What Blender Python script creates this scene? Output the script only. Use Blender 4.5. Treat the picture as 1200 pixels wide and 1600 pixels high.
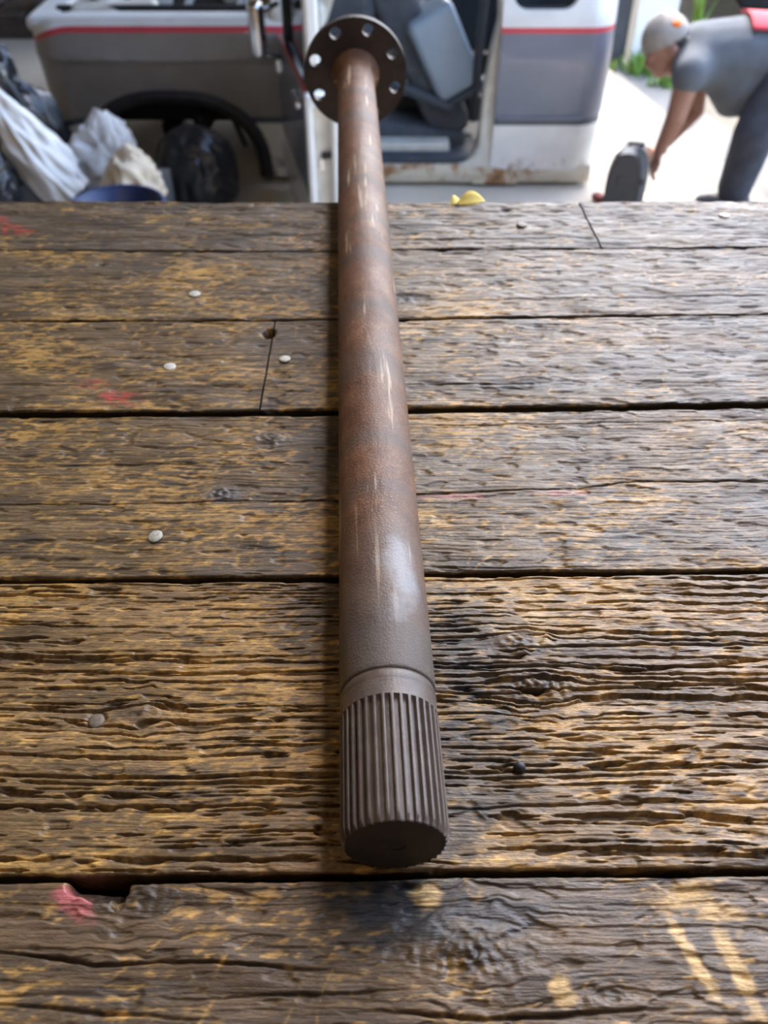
import bpy, bmesh, math, random
import numpy as np
from mathutils import Vector, Matrix

# ------------------------------------------------------------------ camera, sky, sun, exposure
scene = bpy.context.scene
for o in list(bpy.data.objects):
    bpy.data.objects.remove(o, do_unlink=True)
COL = scene.collection
PI = math.pi
R = math.radians
F_PX, TH, CAM_H = 1350.0, R(42.9), 0.323
FLOOR_Z = -1.437

cam_d = bpy.data.cameras.new('camera')
cam = bpy.data.objects.new('camera', cam_d)
COL.objects.link(cam)
cam.location = (0, 0, CAM_H)
cam.rotation_euler = (PI / 2 - TH, 0, 0)
cam_d.sensor_fit = 'VERTICAL'
cam_d.sensor_height = 36.0
cam_d.sensor_width = 27.0
cam_d.lens = F_PX / 1600 * 36
cam_d.clip_start = 0.01
cam_d.clip_end = 200
cam_d.dof.use_dof = True
cam_d.dof.focus_distance = 0.40
cam_d.dof.aperture_fstop = 11.0
scene.camera = cam

world = bpy.data.worlds.new('sky')
scene.world = world
world.use_nodes = True
wn = world.node_tree
wn.nodes.clear()
w_out = wn.nodes.new('ShaderNodeOutputWorld')
w_bg = wn.nodes.new('ShaderNodeBackground')
w_sky = wn.nodes.new('ShaderNodeTexSky')
w_sky.sky_type = 'NISHITA'
w_sky.sun_disc = False
w_sky.sun_elevation = R(52)
w_sky.sun_rotation = R(0)
w_sky.air_density = 1.0
w_sky.dust_density = 3.0
w_bg.inputs['Strength'].default_value = 0.42
wn.links.new(w_sky.outputs[0], w_bg.inputs[0])
wn.links.new(w_bg.outputs[0], w_out.inputs[0])

sun_d = bpy.data.lights.new('sun', 'SUN')
sun_d.energy = 2.0
sun_d.angle = R(0.6)
sun_d.color = (1.0, 0.95, 0.86)
sun = bpy.data.objects.new('sun', sun_d)
COL.objects.link(sun)
sun.rotation_euler = Vector((0.10, -0.60, -0.80)).to_track_quat('-Z', 'Y').to_euler()

vs = scene.view_settings
vs.view_transform = 'Standard'
vs.look = 'None'
vs.gamma = 1.0
vs.use_curve_mapping = False
vs.exposure = 1.85


# ------------------------------------------------------------------ helpers
def at(px, py, Y=None, z=None):
    """photo pixel -> world point on the plane at depth Y (or height z)"""
    dx, dy = (px - 600) / F_PX, (py - 800) / F_PX
    d = (dx, math.cos(TH) - dy * math.sin(TH), -math.sin(TH) - dy * math.cos(TH))
    t = Y / d[1] if Y is not None else (z - CAM_H) / d[2]
    return Vector((d[0] * t, d[1] * t, CAM_H + d[2] * t))


def _hash(ix, iy, iz, seed):
    n = (ix.astype(np.int64) * 374761393 + iy.astype(np.int64) * 668265263
         + iz.astype(np.int64) * 2147483647 + seed * 1274126177) & 0xFFFFFFFF
    n = ((n ^ (n >> 13)) * 1274126177) & 0xFFFFFFFF
    n = ((n ^ (n >> 16)) * 2246822519) & 0xFFFFFFFF
    return (n ^ (n >> 15)) & 0xFFFF


_PERM = np.random.RandomState(7).permutation(4096).astype(np.int32)
_GA = np.arange(4096) * (2 * PI / 4096)
_GC, _GS = np.cos(_GA).astype(np.float32), np.sin(_GA).astype(np.float32)


def pn(x, y, seed=0):
    """2-D gradient noise, about -0.7 .. 0.7"""
    xi, yi = np.floor(x), np.floor(y)
    fx, fy = (x - xi).astype(np.float32), (y - yi).astype(np.float32)
    xi, yi = xi.astype(np.int32), yi.astype(np.int32)

    x0, y0 = (xi + seed * 37) & 4095, (yi + seed * 101) & 4095
    p0, p1 = _PERM[x0], _PERM[(x0 + 1) & 4095]
    y1 = (y0 + 1) & 4095

    def g(a, b, dx, dy):
        hsh = _PERM[(p1 if a else p0) ^ (y1 if b else y0)]
        return _GC[hsh] * dx + _GS[hsh] * dy
    u = fx * fx * fx * (fx * (fx * 6 - 15) + 10)
    v = fy * fy * fy * (fy * (fy * 6 - 15) + 10)
    a = g(0, 0, fx, fy)
    b = g(1, 0, fx - 1, fy)
    c = g(0, 1, fx, fy - 1)
    d = g(1, 1, fx - 1, fy - 1)
    return (a + u * (b - a)) * (1 - v) + (c + u * (d - c)) * v


def fbm(x, y, seed=0, octaves=3, gain=0.5):
    s, a = 0, 1.0
    for i in range(octaves):
        s = s + a * pn(x * 2 ** i, y * 2 ** i, seed + i * 17)
        a *= gain
    return s


def vn3(p, seed=0):
    """3-D value noise -1..1, p = (N,3)"""
    i = np.floor(p)
    fr = p - i
    i = i.astype(np.int64)
    u = fr * fr * (3 - 2 * fr)
    r = 0
    for a in (0, 1):
        for b in (0, 1):
            for c in (0, 1):
                w = (u[:, 0] if a else 1 - u[:, 0]) * (u[:, 1] if b else 1 - u[:, 1]) * (u[:, 2] if c else 1 - u[:, 2])
                r = r + w * (_hash(i[:, 0] + a, i[:, 1] + b, i[:, 2] + c, seed) / 32768.0 - 1)
    return r


def sstep(a, b, x):
    t = np.clip((x - a) / (b - a), 0, 1)
    return t * t * (3 - 2 * t)


def link(name, me, mat=None, parent=None, smooth=False):
    if mat is not None and not me.materials:
        me.materials.append(mat)
    if smooth:
        me.polygons.foreach_set('use_smooth', np.ones(len(me.polygons), bool))
    o = bpy.data.objects.new(name, me)
    COL.objects.link(o)
    if parent is not None:
        o.parent = parent
    return o


def mesh_np(name, verts, quads):
    me = bpy.data.meshes.new(name)
    verts = np.ascontiguousarray(verts, np.float32)
    quads = np.ascontiguousarray(quads, np.int32)
    n = len(quads)
    me.vertices.add(len(verts))
    me.vertices.foreach_set('co', verts.ravel())
    me.loops.add(n * 4)
    me.loops.foreach_set('vertex_index', quads.ravel())
    me.polygons.add(n)
    me.polygons.foreach_set('loop_start', np.arange(0, n * 4, 4, dtype=np.int32))
    me.update(calc_edges=True)
    me.validate()
    return me


def mesh_py(name, verts, faces):
    me = bpy.data.meshes.new(name)
    me.from_pydata([tuple(v) for v in verts], [], faces)
    me.update()
    return me


def from_bm(name, bm, mat=None, parent=None, smooth=False):
    bmesh.ops.recalc_face_normals(bm, faces=bm.faces)
    me = bpy.data.meshes.new(name)
    bm.to_mesh(me)
    bm.free()
    return link(name, me, mat, parent, smooth)


def empty(name, loc=(0, 0, 0), rot=(0, 0, 0)):
    o = bpy.data.objects.new(name, None)
    COL.objects.link(o)
    o.location = loc
    o.rotation_euler = rot
    o.empty_display_size = 0.05
    return o


def tag(o, label, cat=None, group=None, kind=None):
    o['label'] = label
    if cat:
        o['category'] = cat
    if group:
        o['group'] = group
    if kind:
        o['kind'] = kind
    return o


def bm_box(bm, c, s, rot=None, bevel=0.0, seg=2):
    t = bmesh.new()
    bmesh.ops.create_cube(t, size=1)
    bmesh.ops.scale(t, vec=s, verts=t.verts)
    if bevel:
        bmesh.ops.bevel(t, geom=t.edges[:], offset=bevel, segments=seg, affect='EDGES', profile=0.5)
    if rot is not None:
        bmesh.ops.transform(t, matrix=rot.to_4x4(), verts=t.verts)
    bmesh.ops.translate(t, vec=c, verts=t.verts)
    me = bpy.data.meshes.new('tmp')
    t.to_mesh(me)
    t.free()
    bm.from_mesh(me)
    bpy.data.meshes.remove(me)


def box(name, c, s, mat, parent=None, rot=None, bevel=0.01, seg=2, smooth=False):
    bm = bmesh.new()
    bm_box(bm, c, s, rot, bevel, seg)
    return from_bm(name, bm, mat, parent, smooth)


def tube_data(pts, radii, seg=10, cap=True):
    """tapered tube along a polyline"""
    pts = [Vector(p) for p in pts]
    vs_, fs = [], []
    up = Vector((0.31, 0.22, 0.92)).normalized()
    n = len(pts)
    for i, p in enumerate(pts):
        t = (pts[min(i + 1, n - 1)] - pts[max(i - 1, 0)]).normalized()
        a = t.cross(up)
        if a.length < 1e-4:
            a = t.cross(Vector((1, 0, 0)))
        a.normalize()
        b = t.cross(a)
        r = radii[i] if hasattr(radii, '__len__') else radii
        for k in range(seg):
            an = 2 * PI * k / seg
            vs_.append(p + a * (r * math.cos(an)) + b * (r * math.sin(an)))
    for i in range(n - 1):
        for k in range(seg):
            k2 = (k + 1) % seg
            fs.append((i * seg + k, i * seg + k2, (i + 1) * seg + k2, (i + 1) * seg + k))
    if cap:
        fs.append(tuple(range(seg))[::-1])
        fs.append(tuple((n - 1) * seg + k for k in range(seg)))
    return vs_, fs


def tube(name, pts, radii, mat, parent=None, seg=12):
    v, f = tube_data(pts, radii, seg)
    return link(name, mesh_py(name, v, f), mat, parent, True)


def lathe(name, prof, mat, parent=None, seg=48, axis='Y', smooth=True, closed=False):
    """prof: list of (along, radius)"""
    vs_, fs = [], []
    for (a, r) in prof:
        for k in range(seg):
            an = 2 * PI * k / seg
            c, s = r * math.cos(an), r * math.sin(an)
            vs_.append((c, a, s) if axis == 'Y' else (c, s, a))
    n = len(prof)
    rng = n if closed else n - 1
    for i in range(rng):
        j = (i + 1) % n
        for k in range(seg):
            k2 = (k + 1) % seg
            fs.append((i * seg + k, i * seg + k2, j * seg + k2, j * seg + k))
    if not closed:
        fs.append(tuple(range(seg)))
        fs.append(tuple((n - 1) * seg + k for k in range(seg))[::-1])
    me = mesh_py(name, vs_, fs)
    bm = bmesh.new()
    bm.from_mesh(me)
    bmesh.ops.recalc_face_normals(bm, faces=bm.faces)
    bm.to_mesh(me)
    bm.free()
    return link(name, me, mat, parent, smooth)


def prism(name, poly, y0, y1, mat, parent=None, bevel=0.0, plane='XZ'):
    """closed outline in XZ (or XY) pushed through a thickness"""
    bm = bmesh.new()
    mk = (lambda p, q: (p[0], q, p[1])) if plane == 'XZ' else (lambda p, q: (p[0], p[1], q))
    a = [bm.verts.new(mk(p, y0)) for p in poly]
    b = [bm.verts.new(mk(p, y1)) for p in poly]
    bm.faces.new(a)
    bm.faces.new(b[::-1])
    n = len(poly)
    for i in range(n):
        j = (i + 1) % n
        bm.faces.new((a[i], b[i], b[j], a[j]))
    if bevel:
        bmesh.ops.recalc_face_normals(bm, faces=bm.faces)
        bmesh.ops.bevel(bm, geom=bm.edges[:], offset=bevel, segments=2, affect='EDGES')
    return from_bm(name, bm, mat, parent)


def panel(name, xs, zlo, zhi, yf, thick, rows, mat, parent=None):
    """curved sheet-metal panel: for every x a strip from zlo(x) to zhi(x), depth y = yf(x, z); closed shell"""
    xs = np.asarray(xs, float)
    lo = np.array([zlo(x) for x in xs])
    hi = np.array([zhi(x) for x in xs])
    t = np.linspace(0, 1, rows)
    X = np.repeat(xs[:, None], rows, 1)
    Z = lo[:, None] + (hi - lo)[:, None] * t[None, :]
    Yv = np.vectorize(yf)(X, Z)
    nx = len(xs)
    front = np.stack([X, Yv, Z], -1).reshape(-1, 3)
    back = front + np.array([0, thick, 0])
    v = np.concatenate([front, back])
    idx = np.arange(nx * rows).reshape(nx, rows)
    q = np.stack([idx[:-1, :-1], idx[1:, :-1], idx[1:, 1:], idx[:-1, 1:]], -1).reshape(-1, 4)
    N = nx * rows
    qb = q[:, ::-1] + N
    ring = np.concatenate([idx[:-1, 0], idx[-1, :-1], idx[1:, -1][::-1], idx[0, 1:][::-1]])
    r2 = np.roll(ring, -1)
    qs = np.stack([r2, ring, ring + N, r2 + N], -1)
    me = mesh_np(name, v, np.concatenate([q, qb, qs]))
    return link(name, me, mat, parent, False)


def auto_smooth(o, ang=35):
    me = o.data
    me.polygons.foreach_set('use_smooth', np.ones(len(me.polygons), bool))
    bm = bmesh.new()
    bm.from_mesh(me)
    for e in bm.edges:
        if len(e.link_faces) == 2 and e.calc_face_angle(0) > R(ang):
            e.smooth = False
    bm.to_mesh(me)
    bm.free()
    return o


# ------------------------------------------------------------------ materials
class NT:
    def __init__(self, name):
        self.m = bpy.data.materials.new(name)
        self.m.use_nodes = True
        self.t = self.m.node_tree
        self.b = self.t.nodes['Principled BSDF']

    def n(self, typ, **kw):
        nd = self.t.nodes.new(typ)
        for k, v in kw.items():
            if k in nd.inputs.keys():
                nd.inputs[k].default_value = v
            else:
                setattr(nd, k, v)
        return nd

    def l(self, a, b):
        self.t.links.new(a, b)

    def ramp(self, fac, stops, interp='LINEAR'):
        r = self.n('ShaderNodeValToRGB')
        r.color_ramp.interpolation = interp
        els = r.color_ramp.elements
        while len(els) < len(stops):
            els.new(0.5)
        for e, (p, c) in zip(els, stops):
            e.position = p
            e.color = (*c, 1) if len(c) == 3 else c
        self.l(fac, r.inputs[0])
        return r.outputs[0]

    def coords(self, scale=(1, 1, 1), rot=(0, 0, 0), kind='Object'):
        tc = self.n('ShaderNodeTexCoord')
        mp = self.n('ShaderNodeMapping')
        mp.inputs['Scale'].default_value = scale
        mp.inputs['Rotation'].default_value = rot
        self.l(tc.outputs[kind], mp.inputs[0])
        return mp.outputs[0]

    def noise(self, vec, scale, detail=4, rough=0.55, dist=0.0):
        nd = self.n('ShaderNodeTexNoise')
        nd.inputs['Scale'].default_value = scale
        nd.inputs['Detail'].default_value = detail
        nd.inputs['Roughness'].default_value = rough
        nd.inputs['Distortion'].default_value = dist
        if vec is not None:
            self.l(vec, nd.inputs['Vector'])
        return nd.outputs['Fac']

    def mix(self, fac, a, b, mode='MIX'):
        mx = self.n('ShaderNodeMix', data_type='RGBA', blend_type=mode)
        for sock, v in ((mx.inputs[0], fac), (mx.inputs[6], a), (mx.inputs[7], b)):
            if isinstance(v, (int, float)):
                sock.default_value = v
            elif isinstance(v, tuple):
                sock.default_value = (*v, 1) if len(v) == 3 else v
            else:
                self.l(v, sock)
        return mx.outputs[2]

    def math(self, op, a, b=None, clamp=False):
        nd = self.n('ShaderNodeMath', operation=op)
        nd.use_clamp = clamp
        for i, v in enumerate((a, b)):
            if v is None:
                continue
            if isinstance(v, (int, float)):
                nd.inputs[i].default_value = v
            else:
                self.l(v, nd.inputs[i])
        return nd.outputs[0]

    def bump(self, height, strength=0.3, dist=0.001):
        bp = self.n('ShaderNodeBump')
        bp.inputs['Strength'].default_value = strength
        bp.inputs['Distance'].default_value = dist
        self.l(height, bp.inputs['Height'])
        self.l(bp.outputs[0], self.b.inputs['Normal'])

    def set(self, color=None, rough=None, metal=None, spec=None, coat=None):
        for key, v in (('Base Color', color), ('Roughness', rough), ('Metallic', metal),
                       ('Specular IOR Level', spec), ('Coat Weight', coat)):
            if v is None:
                continue
            if isinstance(v, (int, float)):
                self.b.inputs[key].default_value = v
            elif isinstance(v, tuple):
                self.b.inputs[key].default_value = (*v, 1) if len(v) == 3 else v
            else:
                self.l(v, self.b.inputs[key])
        return self


def plain(name, col, rough=0.5, metal=0.0, vary=0.12, scale=6.0, coat=0.0, bump=0.0, bscale=40.0, spec=0.5):
    """single-colour material with a little mottling and fine relief"""
    t = NT(name)
    v = t.coords()
    n = t.noise(v, scale, 4)
    lo = tuple(c * (1 - vary) for c in col)
    hi = tuple(min(1, c * (1 + vary)) for c in col)
    t.set(t.ramp(n, [(0.3, lo), (0.7, hi)]), rough, metal, spec, coat)
    if bump:
        t.bump(t.noise(v, bscale, 3), bump, 0.01)
    return t.m


def wood_material():
    t = NT('weathered_plank_wood')
    at_ = t.n('ShaderNodeAttribute', attribute_name='tone')
    fine = t.noise(t.coords((60, 900, 200)), 1.0, 3, 0.6)
    fine2 = t.noise(t.coords((500, 1400, 500)), 1.0, 2, 0.6)
    f = t.ramp(fine, [(0.25, (0.55, 0.55, 0.55)), (0.75, (1.4, 1.4, 1.4))])
    c = t.mix(1.0, at_.outputs['Color'], f, 'MULTIPLY')
    f2 = t.ramp(fine2, [(0.3, (0.75, 0.75, 0.75)), (0.7, (1.22, 1.22, 1.22))])
    c = t.mix(1.0, c, f2, 'MULTIPLY')
    rr = t.noise(t.coords((25, 180, 50)), 1.0, 3)
    t.set(c, t.ramp(rr, [(0.3, (0.36,) * 3), (0.7, (0.62,) * 3)]), 0, 0.5)
    hgt = t.math('ADD', fine, t.math('MULTIPLY', fine2, 0.6))
    t.bump(hgt, 0.75, 0.0007)
    return t.m


def steel_material(rusty):
    """painted, rust-bitten forged steel of the shaft; y runs along the shaft"""
    t = NT('rusty_shaft_steel' if rusty else 'brown_painted_steel')
    tc = t.n('ShaderNodeTexCoord')
    sep = t.n('ShaderNodeSeparateXYZ')
    t.l(tc.outputs['Object'], sep.inputs[0])
    obj = tc.outputs['Object']
    big = t.noise(obj, 14, 4)
    mid = t.noise(obj, 60, 5, 0.65)
    fine = t.noise(obj, 2200, 2, 0.6)
    pit = t.noise(obj, 850, 3, 0.6)
    streak = t.noise(t.coords((160, 9, 160)), 1.0, 4)
    paint = t.mix(t.ramp(mid, [(0.3, (0,) * 3), (0.7, (1,) * 3)]), (0.070, 0.052, 0.041), (0.105, 0.082, 0.066))
    if rusty:
        along = t.math('MULTIPLY', t.math('SUBTRACT', sep.outputs['Y'], 0.088), 14.0)
        k = t.math('ADD', along, t.math('MULTIPLY', t.math('SUBTRACT', big, 0.5), 1.6), True)
        rust = t.ramp(t.math('ADD', t.math('MULTIPLY', mid, 0.6), t.math('MULTIPLY', pit, 0.4)),
                      [(0.32, (0.050, 0.023, 0.014)), (0.46, (0.115, 0.052, 0.027)), (0.58, (0.165, 0.080, 0.042)), (0.72, (0.25, 0.14, 0.08))])
        rust = t.mix(t.ramp(pit, [(0.58, (0,) * 3), (0.68, (0.55,) * 3)]), rust, (0.30, 0.20, 0.13))
        band = t.noise(t.coords((3, 22, 3)), 1.0, 3)
        rust = t.mix(t.ramp(band, [(0.50, (0,) * 3), (0.62, (0.75,) * 3)]), rust, (0.085, 0.060, 0.048))
        c = t.mix(k, paint, rust)
        sc = t.ramp(streak, [(0.61, (0,) * 3), (0.68, (0.8,) * 3)])
        c = t.mix(t.math('MULTIPLY', sc, k), c, (0.50, 0.40, 0.27))
        rough = t.ramp(big, [(0.35, (0.40,) * 3), (0.65, (0.58,) * 3)])
        # smoother patch just behind the splines; pale grey paints in its highlight
        vd = t.n('ShaderNodeVectorMath', operation='DISTANCE')
        sc_ = t.n('ShaderNodeVectorMath', operation='MULTIPLY')
        t.l(obj, sc_.inputs[0])
        sc_.inputs[1].default_value = (1.5, 0.55, 1.5)
        t.l(sc_.outputs[0], vd.inputs[0])
        vd.inputs[1].default_value = (0.0085 * 1.5, 0.118 * 0.55, 0.0183 * 1.5)
        dist = t.math('ADD', vd.outputs['Value'], t.math('MULTIPLY', t.math('SUBTRACT', mid, 0.5), 0.034))
        glint = t.ramp(dist, [(0.003, (1,) * 3), (0.016, (0,) * 3)])
        c = t.mix(t.math('MULTIPLY', glint, 0.5), c, (0.36, 0.37, 0.38))
        rough = t.mix(glint, rough, (0.37, 0.37, 0.37))
    else:
        red = t.ramp(t.noise(obj, 150, 3), [(0.45, (0,) * 3), (0.65, (0.7,) * 3)])
        c = t.mix(red, paint, (0.075, 0.045, 0.036))
        rough = 0.42
    t.set(c, rough, 0.0, 0.32 if rusty else 0.42)
    h = t.math('ADD', t.math('MULTIPLY', pit, 1.0), t.math('MULTIPLY', fine, 0.45))
    t.bump(h, 0.6 if rusty else 0.28, 0.0007)
    return t.m


def truck_paint(name='truck_two_tone_paint', grey=(0.15, 0.17, 0.215)):
    """two-tone truck paint: white, red pinstripe, blue-grey, dark line, white; split by height"""
    t = NT(name)
    g = t.n('ShaderNodeNewGeometry')
    sep = t.n('ShaderNodeSeparateXYZ')
    t.l(g.outputs['Position'], sep.inputs[0])
    # the pinstripe droops towards the nose with the fender top
    u = t.math('MULTIPLY', t.math('SUBTRACT', -1.39, sep.outputs['X']), 1 / 0.22, True)
    droop = t.math('MULTIPLY', t.math('POWER', u, 2.2), 0.07)
    z = t.math('ADD', t.math('ADD', sep.outputs['Z'], droop), 2.0)           # 0.4 .. 1.6
    z = t.math('DIVIDE', z, 2.0)
    Z = lambda zz: (zz + 2.0) / 2.0
    n = t.noise(t.coords(), 9, 5)
    wht = t.mix(t.ramp(n, [(0.45, (0,) * 3), (0.75, (0.35,) * 3)]), (0.70, 0.70, 0.66), (0.55, 0.50, 0.42))
    c = t.ramp(z, [(0.0, (0.72, 0.72, 0.69)), (Z(-1.140), (0.06, 0.075, 0.10)), (Z(-1.105), grey),
                   (Z(-0.735), (0.55, 0.06, 0.08)), (Z(-0.712), (0.74, 0.74, 0.70))], 'CONSTANT')
    rust = t.noise(t.coords(), 14, 6, 0.7)
    low = t.ramp(z, [(Z(-1.36), (1,) * 3), (Z(-1.28), (0,) * 3)])
    k = t.math('MULTIPLY', low, t.ramp(rust, [(0.48, (0,) * 3), (0.6, (1,) * 3)]))
    c = t.mix(k, c, (0.20, 0.09, 0.035))
    c = t.mix(1.0, c, t.ramp(n, [(0.3, (0.9,) * 3), (0.7, (1.05,) * 3)]), 'MULTIPLY')
    t.set(c, 0.28, 0, 0.5, 0.4)
    return t.m


M = {}
M['wood'] = wood_material()
M['shaft'] = steel_material(True)
M['spline'] = steel_material(False)
M['flange'] = plain('dark_rusted_flange_steel', (0.024, 0.0135, 0.012), 0.6, 0, 0.5, 60, bump=0.15, bscale=300)
M['end'] = plain('dark_machined_end_steel', (0.026, 0.019, 0.018), 0.62, 0, 0.3, 120)
M['nail'] = plain('galvanised_nail_zinc', (0.40, 0.385, 0.32), 0.55, 0.2, 0.3, 700, bump=0.2, bscale=1500)
M['nail_dark'] = plain('dull_old_nail', (0.13, 0.105, 0.075), 0.6, 0.3, 0.3, 900)
M['nail_black'] = plain('blackened_nail', (0.02, 0.02, 0.022), 0.55, 0.2, 0.3, 900)
M['joist'] = plain('dark_bench_timber', (0.05, 0.036, 0.026), 0.8, 0, 0.4, 20)
M['paint'] = truck_paint()
M['fender_reflection_paint'] = truck_paint('two_tone_with_painted_reflection', (0.25, 0.235, 0.215))  # same paint as the cab, lightened and warmed to imitate the floor's reflection
M['cream'] = plain('cream_inner_body_paint', (0.62, 0.60, 0.53), 0.4, 0, 0.15, 12)


def rust_cream():
    t = NT('rusty_cream_sill_paint')
    v = t.coords()
    n = t.noise(v, 9, 6, 0.7)
    c = t.ramp(n, [(0.0, (0.66, 0.62, 0.52)), (0.50, (0.60, 0.54, 0.42)), (0.60, (0.30, 0.15, 0.06)), (0.75, (0.13, 0.06, 0.03))])
    t.set(c, 0.5)
    return t.m


M['sill'] = rust_cream()
M['white'] = plain('bright_white_body_paint', (0.80, 0.82, 0.80), 0.35, 0, 0.06, 8)
M['black_rubber'] = plain('black_rubber', (0.018, 0.019, 0.022), 0.55, 0, 0.3, 20)
M['black_metal'] = plain('black_chassis_metal', (0.016, 0.016, 0.018), 0.6, 0, 0.4, 20)
M['interior'] = plain('charcoal_cab_trim', (0.045, 0.055, 0.07), 0.65, 0, 0.25, 10)
M['seat'] = plain('charcoal_seat_cloth', (0.07, 0.08, 0.095), 0.85, 0, 0.2, 20, bump=0.2, bscale=200)
M['console'] = plain('pale_blue_grey_vinyl', (0.27, 0.35, 0.42), 0.4, 0, 0.08, 10)
M['chrome'] = plain('chrome', (0.75, 0.76, 0.78), 0.12, 1.0, 0.03, 4)
M['cast'] = plain('grey_cast_iron', (0.10, 0.10, 0.10), 0.6, 0.3, 0.4, 25)
M['tan'] = plain('tan_dust_coat', (0.50, 0.42, 0.30), 0.7, 0, 0.25, 15)


def glass_mat():
    t = NT('dark_window_glass')
    t.set((0.05, 0.06, 0.075), 0.06, 0, 0.5)
    t.b.inputs['Transmission Weight'].default_value = 0.3
    return t.m


M['glass'] = glass_mat()


def concrete(name, a, b, sc=2.0):
    t = NT(name)
    v = t.coords()
    n1 = t.noise(v, sc, 6, 0.6)
    n2 = t.noise(v, sc * 25, 4)
    c = t.mix(0.35, t.ramp(n1, [(0.3, a), (0.7, b)]), t.ramp(n2, [(0.3, a), (0.7, b)]))
    t.set(c, 0.75)
    t.bump(n2, 0.25, 0.004)
    return t.m


M['floor'] = concrete('dusty_concrete_floor', (0.44, 0.38, 0.29), (0.60, 0.53, 0.43))
M['drive'] = concrete('pale_concrete_driveway', (0.17, 0.16, 0.14), (0.25, 0.238, 0.21))
M['gravel'] = concrete('tan_gravel', (0.12, 0.10, 0.068), (0.25, 0.215, 0.15), 9.0)
M['wall'] = plain('tan_garage_wall', (0.30, 0.22, 0.15), 0.85, 0, 0.2, 2)
M['ceiling'] = plain('dark_roof_boards', (0.10, 0.085, 0.07), 0.85, 0, 0.25, 3)
M['post'] = plain('white_painted_post', (0.82, 0.82, 0.80), 0.5, 0, 0.04, 5)
M['dark_frame'] = plain('dark_grey_frame', (0.06, 0.065, 0.075), 0.6, 0, 0.2, 8)
M['bag_black'] = plain('black_bin_bag_plastic', (0.020, 0.022, 0.026), 0.28, 0, 0.3, 8, spec=0.6)
M['bag_white'] = plain('white_bag_plastic', (0.78, 0.77, 0.74), 0.35, 0, 0.10, 8)
M['bag_grey'] = plain('pale_grey_dust_sheet', (0.55, 0.55, 0.55), 0.6, 0, 0.2, 10)
M['bag_tan'] = plain('cream_paper_sack', (0.62, 0.53, 0.40), 0.7, 0, 0.15, 12)
M['tub'] = plain('dark_blue_plastic_tub', (0.022, 0.040, 0.115), 0.4, 0, 0.1, 6)
M['cardboard'] = plain('brown_cardboard', (0.30, 0.19, 0.11), 0.8, 0, 0.12, 10)
M['pallet'] = plain('dark_pallet_wood', (0.07, 0.055, 0.045), 0.8, 0, 0.3, 12)
M['case'] = plain('black_moulded_plastic', (0.028, 0.031, 0.036), 0.45, 0, 0.15, 10, bump=0.1, bscale=150)
M['case_grey'] = plain('grey_case_rim', (0.16, 0.17, 0.18), 0.4, 0, 0.1, 10)
M['shirt'] = plain('grey_t_shirt_cotton', (0.095, 0.107, 0.122), 0.9, 0, 0.12, 14, bump=0.25, bscale=25)
M['trousers'] = plain('dark_work_trousers', (0.045, 0.05, 0.065), 0.9, 0, 0.3, 16, bump=0.4, bscale=22)
M['skin'] = plain('skin', (0.30, 0.15, 0.10), 0.5, 0, 0.12, 18)
M['cap'] = plain('tan_grey_cap_cloth', (0.30, 0.27, 0.24), 0.9, 0, 0.15, 30)
M['hair'] = plain('dark_hair', (0.03, 0.025, 0.022), 0.7, 0, 0.3, 60)
M['shoe'] = plain('dark_boot_leather', (0.03, 0.03, 0.035), 0.6, 0, 0.2, 20)
M['red'] = plain('red_shirt_print', (0.55, 0.05, 0.07), 0.8, 0, 0.08, 10)
M['rag'] = plain('faded_red_cloth', (0.22, 0.07, 0.07), 0.9, 0, 0.2, 30)
M['orange'] = plain('orange_cap_patch', (0.75, 0.18, 0.03), 0.8, 0, 0.08, 10)
M['leaf'] = plain('yellow_dry_leaf', (0.85, 0.66, 0.16), 0.7, 0, 0.2, 60)
M['grass'] = plain('green_weed', (0.20, 0.34, 0.06), 0.7, 0, 0.3, 40)
M['car'] = plain('dark_blue_grey_car_paint', (0.05, 0.06, 0.085), 0.25, 0, 0.08, 4, coat=0.4)

# ------------------------------------------------------------------ the setting
def slab(name, c, s, mat, label, rot=None):
    o = box(name, c, s, mat, None, rot, 0.0)
    tag(o, label, None, None, 'structure')
    return o


slab('floor', (-2.0, 4.0, FLOOR_Z - 0.1), (6.6, 16.0, 0.2), M['floor'], 'dusty tan concrete garage floor')
slab('wall_left', (-5.2, 4.0, 0.25), (0.2, 16.0, 3.65), M['wall'], 'dim grey-brown garage wall on the left')
slab('wall_back', (-2.4, 11.2, 0.25), (5.6, 0.2, 3.65), M['wall'], 'dim garage wall far behind the truck')
slab('front_light_block', (-0.6, -2.8, 0.25), (9.4, 0.2, 3.65), M['wall'], 'added unseen wall behind the camera, blocking front light')  # unseen, added to cut the light from behind the camera
slab('ceiling', (-2.4, 4.2, 2.15), (5.8, 14.2, 0.15), M['ceiling'], 'dark boarded garage roof above the bench')
slab('right_roof_light_block', (2.3, -1.3, 2.15), (3.6, 3.2, 0.15), M['ceiling'], 'added unseen roof at the near right, narrowing the sky opening')  # unseen, added with the right wall to narrow the sky opening
slab('right_light_block', (4.0, -1.25, 0.25), (0.2, 2.9, 3.65), M['wall'], 'added unseen wall right of the bench, blocking side light')  # unseen, added to keep side sky light off the bench

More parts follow.
